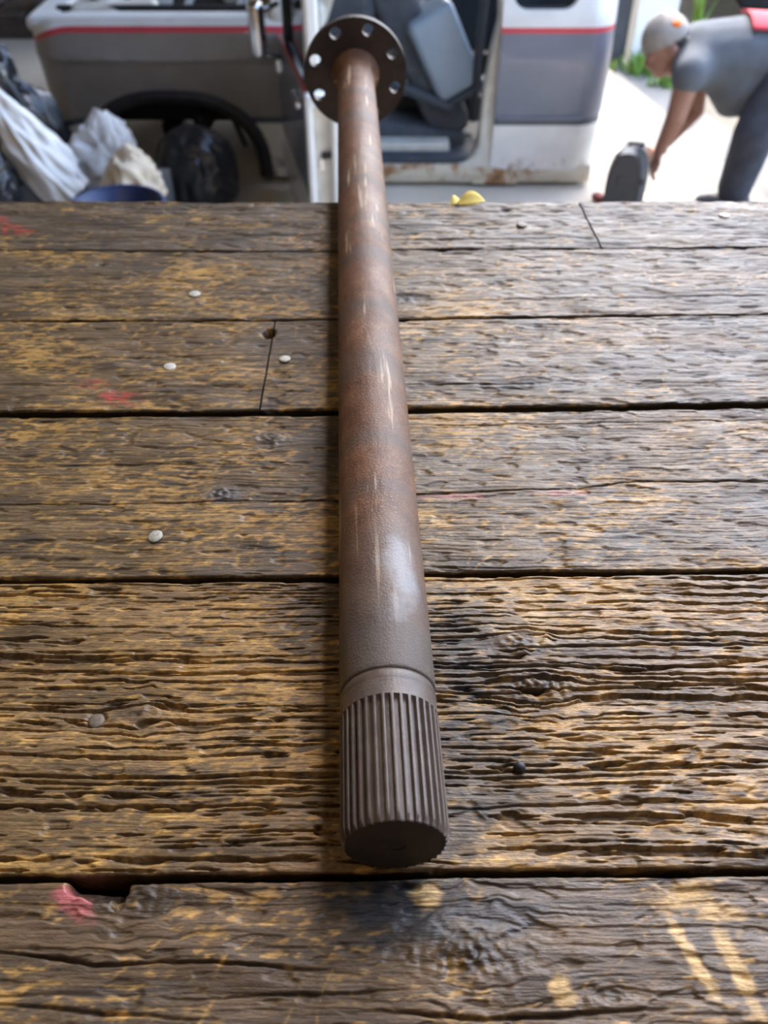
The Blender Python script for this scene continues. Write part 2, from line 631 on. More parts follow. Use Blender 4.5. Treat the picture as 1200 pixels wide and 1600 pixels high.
# driveway and gravel are flat ground cut along one diagonal edge
edge = [at(1040, 95, z=FLOOR_Z), at(1085, 165, z=FLOOR_Z), at(1145, 208, z=FLOOR_Z), at(1240, 262, z=FLOOR_Z)]
drive_poly = [(1.3, -4), (4.2, -4), (4.2, 2.5)] + [(p.x, p.y) for p in edge[::-1]] + [(2.1, 9.0), (1.3, 9.0)]
o = prism('driveway', drive_poly, FLOOR_Z - 0.2, FLOOR_Z, M['drive'], None, 0, 'XY')
tag(o, 'pale sunlit concrete driveway beside the truck', None, None, 'structure')
gravel_poly = [(4.2, -4), (14, -4), (14, 16), (1.3, 16), (1.3, 9.0), (2.1, 9.0)] + [(p.x, p.y) for p in edge] + [(4.2, 2.5)]
o = prism('gravel_ground', gravel_poly, FLOOR_Z - 0.2, FLOOR_Z - 0.012, M['gravel'], None, 0, 'XY')
tag(o, 'tan gravel strip beyond the driveway edge', None, None, 'structure')

# added warm fill lamp, out of view, brightens the planks left of the shaft
def left_fill_lamp(loc, length, power):
    r_ = empty('added_fill_lamp', loc)
    tag(r_, 'added warm fill lamp under the garage roof, out of view', 'lamp')
    bm = bmesh.new()
    bm_box(bm, (0, 0, 0.06), (0.16, length, 0.06), None, 0.015)
    from_bm('housing', bm, M['post'], r_)
    for sy in (-1, 1):
        tube('hanger', [(0, sy * length * 0.4, 0.08), (0, sy * length * 0.4, 2.075 - loc[2])], 0.006, M['dark_frame'], r_, 8)
    ld = bpy.data.lights.new('fill_light', 'AREA')
    ld.shape = 'RECTANGLE'
    ld.size, ld.size_y = 0.12, length * 0.95
    ld.energy = power
    ld.color = (1.0, 0.76, 0.48)
    lo = bpy.data.objects.new('fill_light', ld)
    COL.objects.link(lo)
    lo.parent = r_
    lo.location = (0, 0, 0.02)
    return r_


left_fill_lamp((-1.1, 0.95, 1.75), 1.2, 2.4)

# ------------------------------------------------------------------ plank bench
bench = empty('plank_bench', (0, 0.25, FLOOR_Z))
tag(bench, 'dark weathered wooden plank bench under the axle shaft', 'bench')
BO = Vector((0, 0.25, FLOOR_Z))

# plank joints: photo pixels along each joint, far to near
JOINTS = [
    [(0, 314), (560, 316), (1200, 313)],
    [(0, 390), (530, 393), (620, 390), (1200, 386)],
    [(0, 501), (530, 499), (620, 498), (1200, 490)],
    [(0, 646), (400, 645), (640, 641), (1200, 632)],
    [(0, 907), (530, 903), (670, 897), (1200, 892)],
    [(0, 1373), (560, 1369), (700, 1364), (1200, 1362)],
]
JW = []
for j in JOINTS:
    pts = [at(a, b, z=0) for a, b in j]
    s0, s1 = pts[0], pts[-1]
    xs_ = [-1.0] + [p.x for p in pts] + [1.0]
    ys_ = [s0.y] + [p.y for p in pts] + [s1.y]
    JW.append((np.array(xs_), np.array(ys_)))
JW.append((np.array([-1.0, 1.0]), np.array([-0.03, -0.03])))
JW.append((np.array([-1.0, 1.0]), np.array([-0.19, -0.19])))
GAP = [0.0, 0.0020, 0.0024, 0.0068, 0.0030, 0.0024, 0.005, 0.0]


def px_pts(lst):
    return [at(a, b, z=0) for a, b in lst]


# cracks along the grain: pixels, depth, width
CRACKS = {
    0: [([(0, 1488), (150, 1508), (320, 1500), (470, 1515)], 0.0030, 0.0006),
        ([(600, 1580), (760, 1594), (1000, 1578)], 0.0030, 0.0007),
        ([(280, 1560), (600, 1548)], 0.0015, 0.0005), ([(0, 1572), (260, 1590)], 0.0020, 0.0006)],
    1: [([(0, 1048), (300, 1052), (530, 1046), (600, 1045)], 0.0028, 0.0006),
        ([(0, 1212), (250, 1214), (400, 1212), (540, 1216)], 0.0030, 0.0006),
        ([(0, 1260), (200, 1258), (540, 1260)], 0.0022, 0.0005),
        ([(680, 1042), (860, 1040), (1010, 1046), (1200, 1028)], 0.0035, 0.0007),
        ([(820, 1012), (900, 1010), (1200, 1004)], 0.0032, 0.0006),
        ([(690, 1080), (800, 1084), (1200, 1062)], 0.0028, 0.0006),
        ([(690, 1206), (900, 1204), (1200, 1196)], 0.0024, 0.0006),
        ([(690, 1262), (1200, 1250)], 0.0020, 0.0005)],
    2: [([(0, 787), (120, 788), (300, 784), (420, 783), (530, 782)], 0.0028, 0.0005),
        ([(650, 772), (740, 768), (860, 764), (1010, 752), (1200, 752)], 0.0022, 0.0006),
        ([(0, 730), (250, 726)], 0.0012, 0.0005), ([(690, 665), (1200, 655)], 0.0012, 0.0005)],
    3: [([(650, 600), (840, 598)], 0.0016, 0.0008), ([(100, 560), (330, 556)], 0.0010, 0.0006)],
    4: [([(0, 448), (180, 450)], 0.0012, 0.0006), ([(700, 470), (1200, 460)], 0.0012, 0.0008)],
    5: [([(150, 372), (520, 366)], 0.0016, 0.0008), ([(615, 374), (930, 370)], 0.0022, 0.0008),
        ([(615, 353), (760, 351)], 0.0016, 0.0008), ([(0, 352), (250, 350)], 0.001, 0.0007)],
}
# knots: pixel, radius (m), height bump, dark centre
KNOTS = {
    0: [((732, 1490), 0.014, 0.0015, 0.7), ((215, 1400), 0.012, -0.001, 0.3), ((960, 1560), 0.006, -0.001, 0.6)],
    1: [((215, 1120), 0.009, 0.001, 0.5), ((845, 1072), 0.012, 0.0022, 0.6), ((815, 1008), 0.008, 0.0015, 0.4)],
    2: [((424, 686), 0.008, 0.0012, 0.8), ((345, 772), 0.008, 0.0014, 0.8), ((905, 700), 0.004, -0.001, 0.5)],
    3: [((830, 598), 0.008, -0.0006, 0.8), ((1140, 520), 0.007, 0.001, 0.4)],
    4: [((634, 467), 0.011, -0.0006, 0.9), ((640, 390), 0.006, 0.0, 0.5)],
    5: [((330, 318), 0.008, 0.0, 0.2)],
}
HOLES = {0: [((155, 1384), 0.011, 0.0055, 0.010), ((185, 1398), 0.0022, 0.005, 0.004)],
         1: [((498, 1297), 0.0018, 0.0022, 0.003), ((985, 1254), 0.0045, 0.0028, 0.0014), ((150, 1125), 0.0046, 0.0046, 0.0010)],
         2: [],
         3: [((421, 520), 0.0042, 0.0065, 0.012), ((420, 640), 0.003, 0.002, 0.002)],
         4: [((108, 480), 0.0035, 0.0022, 0.004), ((160, 413), 0.0045, 0.0025, 0.003)],
         5: [((790, 327), 0.005, 0.003, 0.003)]}
# paint smears, stains and the shaft's painted-in shade: pixel, size along x, size along y, rotation, colour, strength
RED = (0.42, 0.035, 0.03)
PINK = (0.34, 0.13, 0.11)
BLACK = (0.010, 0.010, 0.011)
GOLD = (0.50, 0.32, 0.12)
SMEARS_SHADE = {
    0: [((120, 1412), 0.012, 0.006, -0.5, (0.40, 0.10, 0.10), 0.85), ((616, 1410), 0.030, 0.017, 0, BLACK, 1.0), ((650, 1450), 0.022, 0.006, 0, BLACK, 0.6),  # BLACK ahead of the shaft end is mostly its shadow, painted in
        ((780, 1425), 0.022, 0.008, 0, (0.028, 0.028, 0.030), 0.85), ((668, 1400), 0.006, 0.007, 0, GOLD, 1.0),
        ((1085, 1500), 0.003, 0.016, 0.35, GOLD, 1.0), ((1150, 1510), 0.0038, 0.020, 0.22, GOLD, 1.0), ((1075, 1400), 0.016, 0.006, 0, GOLD, 0.8),
        ((880, 1545), 0.005, 0.006, 0, GOLD, 0.9), ((1120, 1425), 0.012, 0.004, 0, GOLD, 0.6)],
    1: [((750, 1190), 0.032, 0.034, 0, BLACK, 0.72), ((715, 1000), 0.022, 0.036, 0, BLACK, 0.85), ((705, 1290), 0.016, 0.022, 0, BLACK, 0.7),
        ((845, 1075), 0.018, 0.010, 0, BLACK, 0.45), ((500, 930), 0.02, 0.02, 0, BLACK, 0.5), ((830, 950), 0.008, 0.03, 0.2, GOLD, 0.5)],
    2: [((424, 688), 0.011, 0.010, 0, (0.085, 0.070, 0.056), 0.9), ((347, 772), 0.013, 0.008, 0, (0.12, 0.105, 0.092), 0.9), ((720, 775), 0.025, 0.003, 0, PINK, 0.8), ((890, 770), 0.022, 0.0035, 0, PINK, 0.7), ((30, 850), 0.014, 0.012, 0, BLACK, 0.5),
        ((500, 700), 0.022, 0.05, 0, BLACK, 0.35), ((900, 690), 0.05, 0.012, 0, BLACK, 0.45), ((1100, 810), 0.06, 0.02, 0, (0.10, 0.095, 0.09), 0.3),  # BLACK along the shaft's left paints in its shadow, as in nearby rows
        ((640, 700), 0.02, 0.05, 0, BLACK, 0.2)],
    3: [((190, 622), 0.019, 0.008, -0.25, RED, 0.9), ((800, 600), 0.08, 0.010, 0, BLACK, 0.7), ((1000, 570), 0.12, 0.03, 0, (0.045, 0.045, 0.045), 0.5),
        ((440, 600), 0.03, 0.03, 0, BLACK, 0.45), ((140, 600), 0.014, 0.006, 0, RED, 0.5)],
    4: [((640, 467), 0.02, 0.012, 0, BLACK, 0.7), ((500, 450), 0.03, 0.03, 0, BLACK, 0.3)],
    5: [((24, 359), 0.018, 0.010, -0.5, RED, 0.9), ((5, 342), 0.008, 0.010, 0, RED, 0.8), ((760, 350), 0.1, 0.03, 0, (0.06, 0.055, 0.05), 0.5)],
}
# per-row look: groove depth, groove frequency, golden wear bias, base tone
LOOK = {
    0: dict(groove=0.00045, gf=360, seg=38, wear=-0.16, base=(0.085, 0.052, 0.025), und=0.0016),
    1: dict(groove=0.0034, gf=560, seg=70, wear=0.08, base=(0.150, 0.088, 0.033), und=0.0011),
    2: dict(groove=0.00035, gf=640, seg=60, wear=0.02, base=(0.096, 0.060, 0.026), und=0.0011),
    3: dict(groove=0.00035, gf=460, seg=45, wear=0.00, base=(0.092, 0.058, 0.027), und=0.0013),
    4: dict(groove=0.00035, gf=400, seg=45, wear=-0.05, base=(0.086, 0.056, 0.028), und=0.0013),
    5: dict(groove=0.0005, gf=330, seg=40, wear=-0.17, base=(0.072, 0.050, 0.030), und=0.0014),
    6: dict(groove=0.0006, gf=230, seg=40, wear=0.0, base=(0.095, 0.064, 0.036), und=0.001),
}


def wood(X, Y, row):
    L = LOOK[row]
    s = 100 * row + 7
    V = Y.copy()
    H = np.zeros_like(X)
    knot = np.zeros_like(X)
    for (p, r, b, dk) in KNOTS.get(row, []):
        k = at(*p, z=0)
        d2 = ((X - k.x) / 1.7) ** 2 + (Y - k.y) ** 2
        d2 = d2 * (1 + 0.9 * pn(X * 110, Y * 150, s + 33)) + 1e-9
        e = np.exp(-d2 / (r * r))
        V = V - (Y - k.y) * e * 0.85
        H += b * np.exp(-d2 / (0.5 * r * r)) * (1 + 1.2 * pn(X * 300, Y * 300, s + 3))
        ring = np.sin(np.sqrt(d2) * 2 * PI / (r * 0.34) + 5 * fbm(X * 90, Y * 130, s, 2))
        H -= 0.0002 * e * ring
        knot = np.maximum(knot, (dk * np.exp(-d2 / (0.20 * r * r)) + 0.22 * dk * e * (ring + 0.3)) * (1 + 0.8 * pn(X * 200, Y * 260, s + 31)))
    V = V + 0.004 * pn(X * 7, Y * 14, s + 1) + 0.0012 * pn(X * 30, Y * 40, s + 2)
    # continuous grain lines broken into slots
    line = pn(X * 3.0, V * L['gf'], s + 4)
    brk = pn(X * L['seg'], V * L['gf'] * 0.9, s + 5)
    patch = fbm(X * 9, Y * 16, s + 6, 2)
    gr = sstep(0.15, 0.27, -line + 0.6 * brk + 0.30 * patch - 0.02)
    H -= L['groove'] * gr
    fine = pn(X * 10, V * 900, s + 8)
    H -= 0.00022 * sstep(0.0, 0.5, fine + 0.6 * pn(X * 90, V * 500, s + 9))
    # undulation, dents, torn flakes
    H += L['und'] * fbm(X * 16, Y * 40, s + 10, 3)
    flake = sstep(0.20, 0.34, fbm(X * 50, V * 140, s + 11, 2))
    H -= 0.0007 * flake
    side = sstep(0.0, 0.16, X)            # the right half of the bench is rougher
    H += side * (0.0007 if row != 4 else 0.0011) * fbm(X * 70, V * 150, s + 12, 3)
    for (pts, dep, w) in CRACKS.get(row, []):
        q = px_pts(pts)
        yc = np.interp(X, [p.x for p in q], [p.y for p in q]) + 0.0012 * pn(X * 40, X * 0 + 3.3, s + 20) + 0.0005 * pn(X * 160, X * 0, s + 21)
        x0, x1 = q[0].x, q[-1].x
        fade = sstep(x0 - 0.02, x0 + 0.02, X) * sstep(-x1 - 0.02, -x1 + 0.02, -X)
        ww = w * (0.7 + 0.9 * np.abs(pn(X * 25, X * 0 + 9.1, s + 22)))
        H -= dep * fade * np.exp(-((Y - yc) / ww) ** 2)
    for (p, rx, ry, dep) in HOLES.get(row, []):
        k = at(*p, z=0)
        d = np.sqrt(((X - k.x) / rx) ** 2 + ((Y - k.y) / ry) ** 2) + 0.25 * pn(X * 200, Y * 200, s + 30)
        H -= dep * sstep(1.15, 0.75, d)
    # ---- tones
    base = np.array(L['base'])
    lum = 1.0 + 0.9 * fbm(X * 14, V * 60, s + 40, 3) + 0.5 * pn(X * 6, V * 300, s + 41)
    col = base[None, :] * np.clip(lum, 0.28, 2.2)[:, None]
    grey = sstep(0.05, 0.4, fbm(X * 10, Y * 26, s + 42, 3))
    col = col * (1 - 0.45 * grey[:, None]) + np.array([0.065, 0.052, 0.040]) * (0.45 * grey[:, None])
    w1 = fbm(X * 52, V * 300, s + 43, 4, 0.66)
    w2 = fbm(X * 11, Y * 22, s + 44, 2)
    a = 0.75
    w3 = fbm((X * math.cos(a) + Y * math.sin(a)) * 30, (-X * math.sin(a) + Y * math.cos(a)) * 330, s + 45, 2)
    w4 = fbm(X * 190, V * 420, s + 46, 2)
    wear = sstep(0.02, 0.42, 0.66 * w1 + 0.60 * w2 + 0.30 * w3 + 0.40 * w4 + L['wear'] - (0.30, 0.26, 0.20, 0.14, 0.06, 0.05, 0.0)[row] * sstep(0.02, 0.24, X))  # gold thinned towards the right, imitating the grey sheen there
    # thin scratches rubbed across the grain
    for k_, (a_, fr) in enumerate(((0.95, 34), (0.65, 28), (-0.8, 24))):
        uu, vv_ = X * math.cos(a_) + Y * math.sin(a_), -X * math.sin(a_) + Y * math.cos(a_)
        ln = 1 - np.abs(pn(uu * 7 + 3, vv_ * fr + 1.2 * pn(uu * 30, vv_ * 30, s + 70), s + 71 + k_)) * 26
        wear = np.maximum(wear, 0.8 * sstep(0.2, 0.8, ln) * sstep(0.10, 0.30, fbm(X * 24, Y * 30, s + 75 + k_, 2)) * sstep(-0.3, 0.2, w4))
    gold = np.array([0.46, 0.26, 0.064])[None, :] * (0.75 + 0.5 * (pn(X * 30, V * 200, s + 47)[:, None] + 0.5))
    wear = wear * (0.70, 0.68, 0.66, 0.62, 0.60, 0.62, 0.6)[row]
    col = col * (1 - wear[:, None]) + gold * wear[:, None]
    col *= (1 + 0.42 * np.clip(pn(X * 120, V * 900, s + 60) + 0.7 * pn(X * 400, V * 1100, s + 61), -0.9, 1))[:, None]
    darker_right = sstep(-0.25, 0.30, fbm(X * 8, Y * 30, s + 63, 3)) * sstep(0.02, 0.22, X) * (0.60, 0.60, 0.58, 0.45, 0.20, 0.30, 0.0)[row]  # mottled darkening towards the right, strongest on the far rows
    col *= (1 - darker_right)[:, None]
    ws = 0.5 + 0.5 * sstep(-0.25, 0.25, fbm(X * 130, V * 240, s + 50, 2))
    for (p, sx, sy, rot, c, st) in SMEARS_SHADE.get(row, []):
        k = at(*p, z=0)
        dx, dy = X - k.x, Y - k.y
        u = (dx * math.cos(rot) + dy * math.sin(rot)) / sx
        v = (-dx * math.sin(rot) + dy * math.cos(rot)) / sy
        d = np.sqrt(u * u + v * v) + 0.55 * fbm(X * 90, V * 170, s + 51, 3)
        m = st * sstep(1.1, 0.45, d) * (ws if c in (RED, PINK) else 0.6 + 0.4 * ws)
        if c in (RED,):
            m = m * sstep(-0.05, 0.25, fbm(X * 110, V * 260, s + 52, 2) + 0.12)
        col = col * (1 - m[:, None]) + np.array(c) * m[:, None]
    col *= (1 - 0.75 * np.clip(knot, 0, 1))[:, None]
    return H, np.clip(col, 0.003, 0.9)


def make_plank(row, x_left, x_right, res_x, res_y, dense_x, y_dense_min=None):
    """one deck board: a dense height field on top, square arrises, sides and underside; x_left/right(y) are its ends"""
    far, near = JW[row], JW[row + 1]
    gf, gn = GAP[row] / 2, GAP[row + 1] / 2
    # columns: dense inside the view, coarse outside
    xa, xb = x_left(0.5), x_right(0.5)
    d0, d1 = max(xa, -dense_x), min(xb, dense_x)
    n = max(int((d1 - d0) / res_x), 2)
    xs = list(np.linspace(d0, d1, n))
    if xa < d0:
        xs = list(np.linspace(xa, d0, 100))[:-1] + xs
    if xb > d1:
        xs = xs + list(np.linspace(d1, xb, 100))[1:]
    xs = np.array(xs)
    mid = np.interp(0.0, *far) - np.interp(0.0, *near)
    if y_dense_min is None:
        t = np.linspace(0, 1, max(int(mid / res_y), 4))
    else:
        td = (y_dense_min - np.interp(0.0, *near)) / mid
        t = np.concatenate([np.linspace(0, td, 14)[:-1], np.linspace(td, 1, int(mid * (1 - td) / res_y))])
    rr = 0.0035 / mid
    t = np.unique(np.concatenate([t, np.linspace(0, rr, 6), np.linspace(1 - rr, 1, 6)]))
    # slanted ends: shift columns near the end joints
    xl = np.array([x_left(v) for v in t])
    xr = np.array([x_right(v) for v in t])
    sx = (xs - xa) / (xb - xa)
    X = xl[None, :] * (1 - sx)[:, None] + xr[None, :] * sx[:, None]
    sd = 100 * row + int(x_left(0.5) * 10)
    yf = np.interp(X, *far) - gf - 0.0011 * np.abs(pn(X * 22, X * 0 + 1.7, sd)) - 0.0005 * np.abs(pn(X * 110, X * 0 + 4.1, sd))
    yn = np.interp(X, *near) + gn + 0.0011 * np.abs(pn(X * 19, X * 0 + 5.7, sd)) + 0.0005 * np.abs(pn(X * 120, X * 0 + 8.1, sd))
    Y = yn + (yf - yn) * t[None, :]
    Hh, col = wood(X.ravel(), Y.ravel(), row)
    Hh = Hh.reshape(X.shape)
    # worn arrises
    d = np.minimum(Y - yn, yf - Y)
    rad = 0.0014
    dd = np.clip(d, 0, rad)
    Z = Hh - (rad - np.sqrt(np.clip(rad * rad - (rad - dd) ** 2, 0, None)))
    nx, ny = X.shape
    TH_ = -0.036
    top = np.stack([X, Y, Z], -1)
    c3 = col.reshape(nx, ny, 3)
    def lower(k, dz=None):
        p = top[:, k].copy()
        p[:, 2] = TH_ if dz is None else p[:, 2] - dz
        return p[:, None, :]
    P = np.concatenate([lower(0), lower(0, 0.0022), lower(0, 0.0006), top, lower(-1, 0.0006), lower(-1, 0.0022), lower(-1)], 1)
    side_c = np.broadcast_to(np.array(LOOK[row]['base']) * 0.5, (nx, 1, 3))
    C = np.concatenate([side_c, side_c, side_c, c3, side_c, side_c, side_c], 1)
    m = ny + 6
    idx = np.arange(nx * m).reshape(nx, m)
    nxt = np.roll(idx, -1, 1)
    q = np.stack([idx[:-1], idx[1:], nxt[1:], nxt[:-1]], -1).reshape(-1, 4)
    verts = P.reshape(-1, 3) - np.array(BO)
    # end caps: each top column point drops to the underside
    caps = []
    extra = []
    base = len(verts)
    for col_i, flip in ((0, False), (nx - 1, True)):
        bot = P[col_i].copy()
        bot[:, 2] = TH_
        b0 = base + len(extra)
        extra += list(bot - np.array(BO))
        extra += list(P[col_i] - np.array(BO))
        for k in range(m - 1):
            f = (b0 + m + k, b0 + m + k + 1, b0 + k + 1, b0 + k)
            caps.append(f[::-1] if flip else f)
    verts = np.concatenate([verts, np.array(extra)])
    dk = np.broadcast_to(np.array(LOOK[row]['base']) * 0.5, (4 * m, 3))
    C = np.concatenate([C.reshape(-1, 3), dk])
    me = mesh_np('plank', verts, np.concatenate([q, np.array(caps)]))
    ca = me.attributes.new('tone', 'FLOAT_COLOR', 'POINT')
    rgba = np.ones((len(me.vertices), 4), np.float32)
    rgba[:, :3] = C[:len(me.vertices)]
    ca.data.foreach_set('color', rgba.ravel())
    o = link('plank', me, M['wood'], bench, True)
    return o


def end_line(p_far, p_near):
    a, b = at(*p_far, z=0), at(*p_near, z=0)
    return lambda t: b.x + (a.x - b.x) * t


const = lambda v: (lambda t: v)
j3l = end_line((428, 505), (404, 640))
j3r = end_line((430.5, 505), (407, 640))
j5l = end_line((903, 318), (938, 386))
j5r = end_line((906, 318), (941, 386))
ROWS = []


def P(row, a, b, rx, ry, dx, ymin=None):
    o = make_plank(row, a, b, rx, ry, dx, ymin)
    ROWS.append((row, o))
    return o


# joint index 0 is the far edge; row r lies between joint r and r+1 of the far-to-near list
LOOK = {5 - k if k < 6 else k: v for k, v in LOOK.items()}
for D_ in (CRACKS, KNOTS, HOLES, SMEARS_SHADE):
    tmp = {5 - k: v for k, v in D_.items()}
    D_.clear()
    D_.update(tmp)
pl = {}
pl[0] = [P(0, const(-1.0), j5l, 0.0017, 0.0009, 0.44), P(0, j5r, const(1.0), 0.0017, 0.0009, 0.44)]
pl[1] = [P(1, const(-1.0), const(1.0), 0.0016, 0.0008, 0.41)]
pl[2] = [P(2, const(-1.0), j3l, 0.0013, 0.00065, 0.37), P(2, j3r, const(1.0), 0.0013, 0.00065, 0.37)]
pl[3] = [P(3, const(-1.0), const(1.0), 0.0010, 0.00048, 0.32)]
pl[4] = [P(4, const(-1.0), const(1.0), 0.00075, 0.00036, 0.26)]
pl[5] = [P(5, const(-1.0), const(1.0), 0.00075, 0.00036, 0.20, 0.082)]
pl[6] = [P(6, const(-1.0), const(1.0), 0.02, 0.004, 0.2)]

# nails with low domed heads
def nail(px, py, row, r, mat, tilt=(0.0, 0.0), lift=0.0004, part=0):
    p = at(px, py, z=0)
    prof = [(-0.012, r * 0.35), (-0.0006, r * 0.38), (-0.0005, r * 0.97), (0.0002, r), (0.0005, r * 0.9), (0.0007, r * 0.5), (0.0007, r * 0.05)]
    if mat is M['nail_black']:
        prof = [(-0.012, r * 0.4), (-0.001, r * 0.5), (0.0, r * 0.95), (0.0016, r * 1.05), (0.0032, r * 0.85), (0.0042, r * 0.4), (0.0043, r * 0.05)]
    pk = pl[row][part]
    o = lathe('nail', prof, mat, pk, 20, 'Z')
    # sit on the surface under it
    me = pk.data
    co = np.empty(len(me.vertices) * 3, np.float32)
    me.vertices.foreach_get('co', co)
    co = co.reshape(-1, 3) + np.array(BO)
    dd = (co[:, 0] - p.x) ** 2 + (co[:, 1] - p.y) ** 2
    near = np.argsort(dd)[:25]
    zt = float(np.median(co[near, 2]))
    o.location = (p.x - BO.x, p.y - BO.y, zt + lift - BO.z)
    o.rotation_euler = (tilt[0], tilt[1], 0)
    o['label'] = 'round nail head' if mat is not M['nail_black'] else 'blackened bent nail stub'
    return o


nail(243, 840, 3, 0.0041, M['nail'], (0.10, -0.18), 0.0008)
nail(265, 573, 2, 0.0042, M['nail'], (0.05, 0.05), 0.0007)
nail(445, 562, 2, 0.0040, M['nail'], (0.0, 0.0), 0.0007, 1)
nail(304, 460, 1, 0.0044, M['nail'], (0.03, 0.0), 0.0007)
nail(150, 1125, 4, 0.0036, M['nail_dark'], (0.0, 0.0), 0.0002)
nail(815, 352, 0, 0.0046, M['nail_dark'], (0.0, 0.1), 0.0006)
nail(1132, 337, 0, 0.0046, M['nail'], (0.0, 0.0), 0.0007, 1)
nail(810, 1199, 4, 0.0024, M['nail_black'], (0.35, 0.25), 0.0004)

# under the deck: an added board that keeps the gaps dark, rails and legs
def bench_part(name, c, s, bev=0.004):
    return box(name, Vector(c) - BO, s, M['joist'], bench, None, bev)


bench_part('gap_blocking_board', (0, 0.28, -0.046), (1.96, 0.92, 0.018), 0.002)
for x in (-0.85, 0.0, 0.85):
    bench_part('joist', (x, 0.28, -0.095), (0.045, 0.92, 0.075))
for x in (-0.9, 0.9):
    for y in (-0.12, 0.68):
        bench_part('leg', (x, y, (FLOOR_Z - 0.135) / 2), (0.09, 0.09, abs(FLOOR_Z + 0.135)))
    bench_part('stretcher', (x, 0.28, -1.25), (0.05, 0.71, 0.09))

# ------------------------------------------------------------------ axle shaft
SH_R = 0.020
P0 = Vector((0.0042, 0.1472, SH_R + 0.0012))
P1 = Vector((-0.0325, 1.062, SH_R + 0.0012))
ax = P1 - P0
SH_L = ax.length
shaft = empty('axle_shaft', P0, (0, 0, math.atan2(-ax.x, ax.y)))
tag(shaft, 'long rusty steel axle shaft with splined end and bolt flange on the plank bench', 'axle shaft')


def spline_section():
    teeth, per = 35, 12
    n = teeth * per
    ro, ri = 0.0201, 0.0181
    ang = np.arange(n) * 2 * PI / n
    ph = (ang * teeth / (2 * PI)) % 1.0
    prof = np.clip((np.abs(ph - 0.5) * 2 - 0.30) / 0.20, 0, 1)       # 0 at the tooth top, 1 in the groove
    prof = prof * prof * (3 - 2 * prof)
    ys = [0.0, 0.0007, 0.0016, 0.0026] + list(np.linspace(0.006, 0.047, 8)) + [0.0490, 0.0502, 0.0512, 0.0519, 0.0523, 0.0535, 0.060]
    rings = []
    for y in ys:
        cham = np.clip((0.0022 - y) / 0.0022, 0, 1) * 0.0013
        dep = (ro - ri) * (1.0 if y < 0.0495 else max(0.0, 1 - ((y - 0.0495) / 0.0028) ** 2))
        r = np.minimum(ro - dep * prof, ro - cham - (0.0002 if y > 0.0523 else 0))
        rings.append(np.stack([r * np.cos(ang), np.full(n, y), r * np.sin(ang)], -1))
    v = np.concatenate(rings)
    idx = np.arange(len(ys) * n).reshape(len(ys), n)
    nx_ = np.roll(idx, -1, 1)
    q = np.stack([idx[:-1], idx[1:], nx_[1:], nx_[:-1]], -1).reshape(-1, 4)
    me = mesh_np('spline', v, q)
    o = link('spline', me, M['spline'], shaft)
    return auto_smooth(o, 50)


spline_section()['label'] = 'splined end with long straight teeth'
o = lathe('end_face', [(0.0004, 0.0184), (0.0000, 0.0180), (0.0000, 0.0040), (0.0016, 0.0034), (0.0060, 0.0012), (0.0060, 0.0002)], M['end'], shaft, 96)
auto_smooth(o, 20)
o['label'] = 'dark round end face with a centre dimple'
lathe('collar', [(0.0535, 0.0180), (0.0535, 0.0199), (0.0630, 0.0199), (0.0640, 0.0197), (0.0646, 0.0194), (0.0650, 0.0194), (0.0650, 0.0180)], M['spline'], shaft, 96)


def shaft_body():
    seg, L0, L1 = 128, 0.0650, SH_L - 0.012
    ys = np.concatenate([[L0, L0 + 0.0004, L0 + 0.0012], np.linspace(L0 + 0.004, SH_L - 0.05, 260), [SH_L - 0.034, SH_L - 0.024, SH_L - 0.018, SH_L - 0.014, L1]])
    ang = np.arange(seg) * 2 * PI / seg
    Yg, Ag = np.meshgrid(ys, ang, indexing='ij')
    r = np.full_like(Yg, 0.0202)
    r[0] -= 0.0008
    r[1] -= 0.0002
    fl = np.clip((Yg - (SH_L - 0.036)) / 0.024, 0, 1)
    r += 0.0065 * fl ** 3
    p = np.stack([np.cos(Ag).ravel() * 9, Yg.ravel() * 130, np.sin(Ag).ravel() * 9], -1)
    k = np.clip((Yg.ravel() - 0.07) * 60, 0, 1)
    r = r + ((0.00010 * vn3(p, 5) + 0.00006 * vn3(p * 2.3, 6)) * k).reshape(r.shape)
    v = np.stack([r * np.cos(Ag), Yg, r * np.sin(Ag)], -1).reshape(-1, 3)
    idx = np.arange(v.shape[0]).reshape(len(ys), seg)
    nx_ = np.roll(idx, -1, 1)
    q = np.stack([idx[:-1], idx[1:], nx_[1:], nx_[:-1]], -1).reshape(-1, 4)
    me = mesh_np('shaft_body', v, q)
    return link('shaft_body', me, M['shaft'], shaft, True)


shaft_body()['label'] = 'brown rust-pitted round bar'


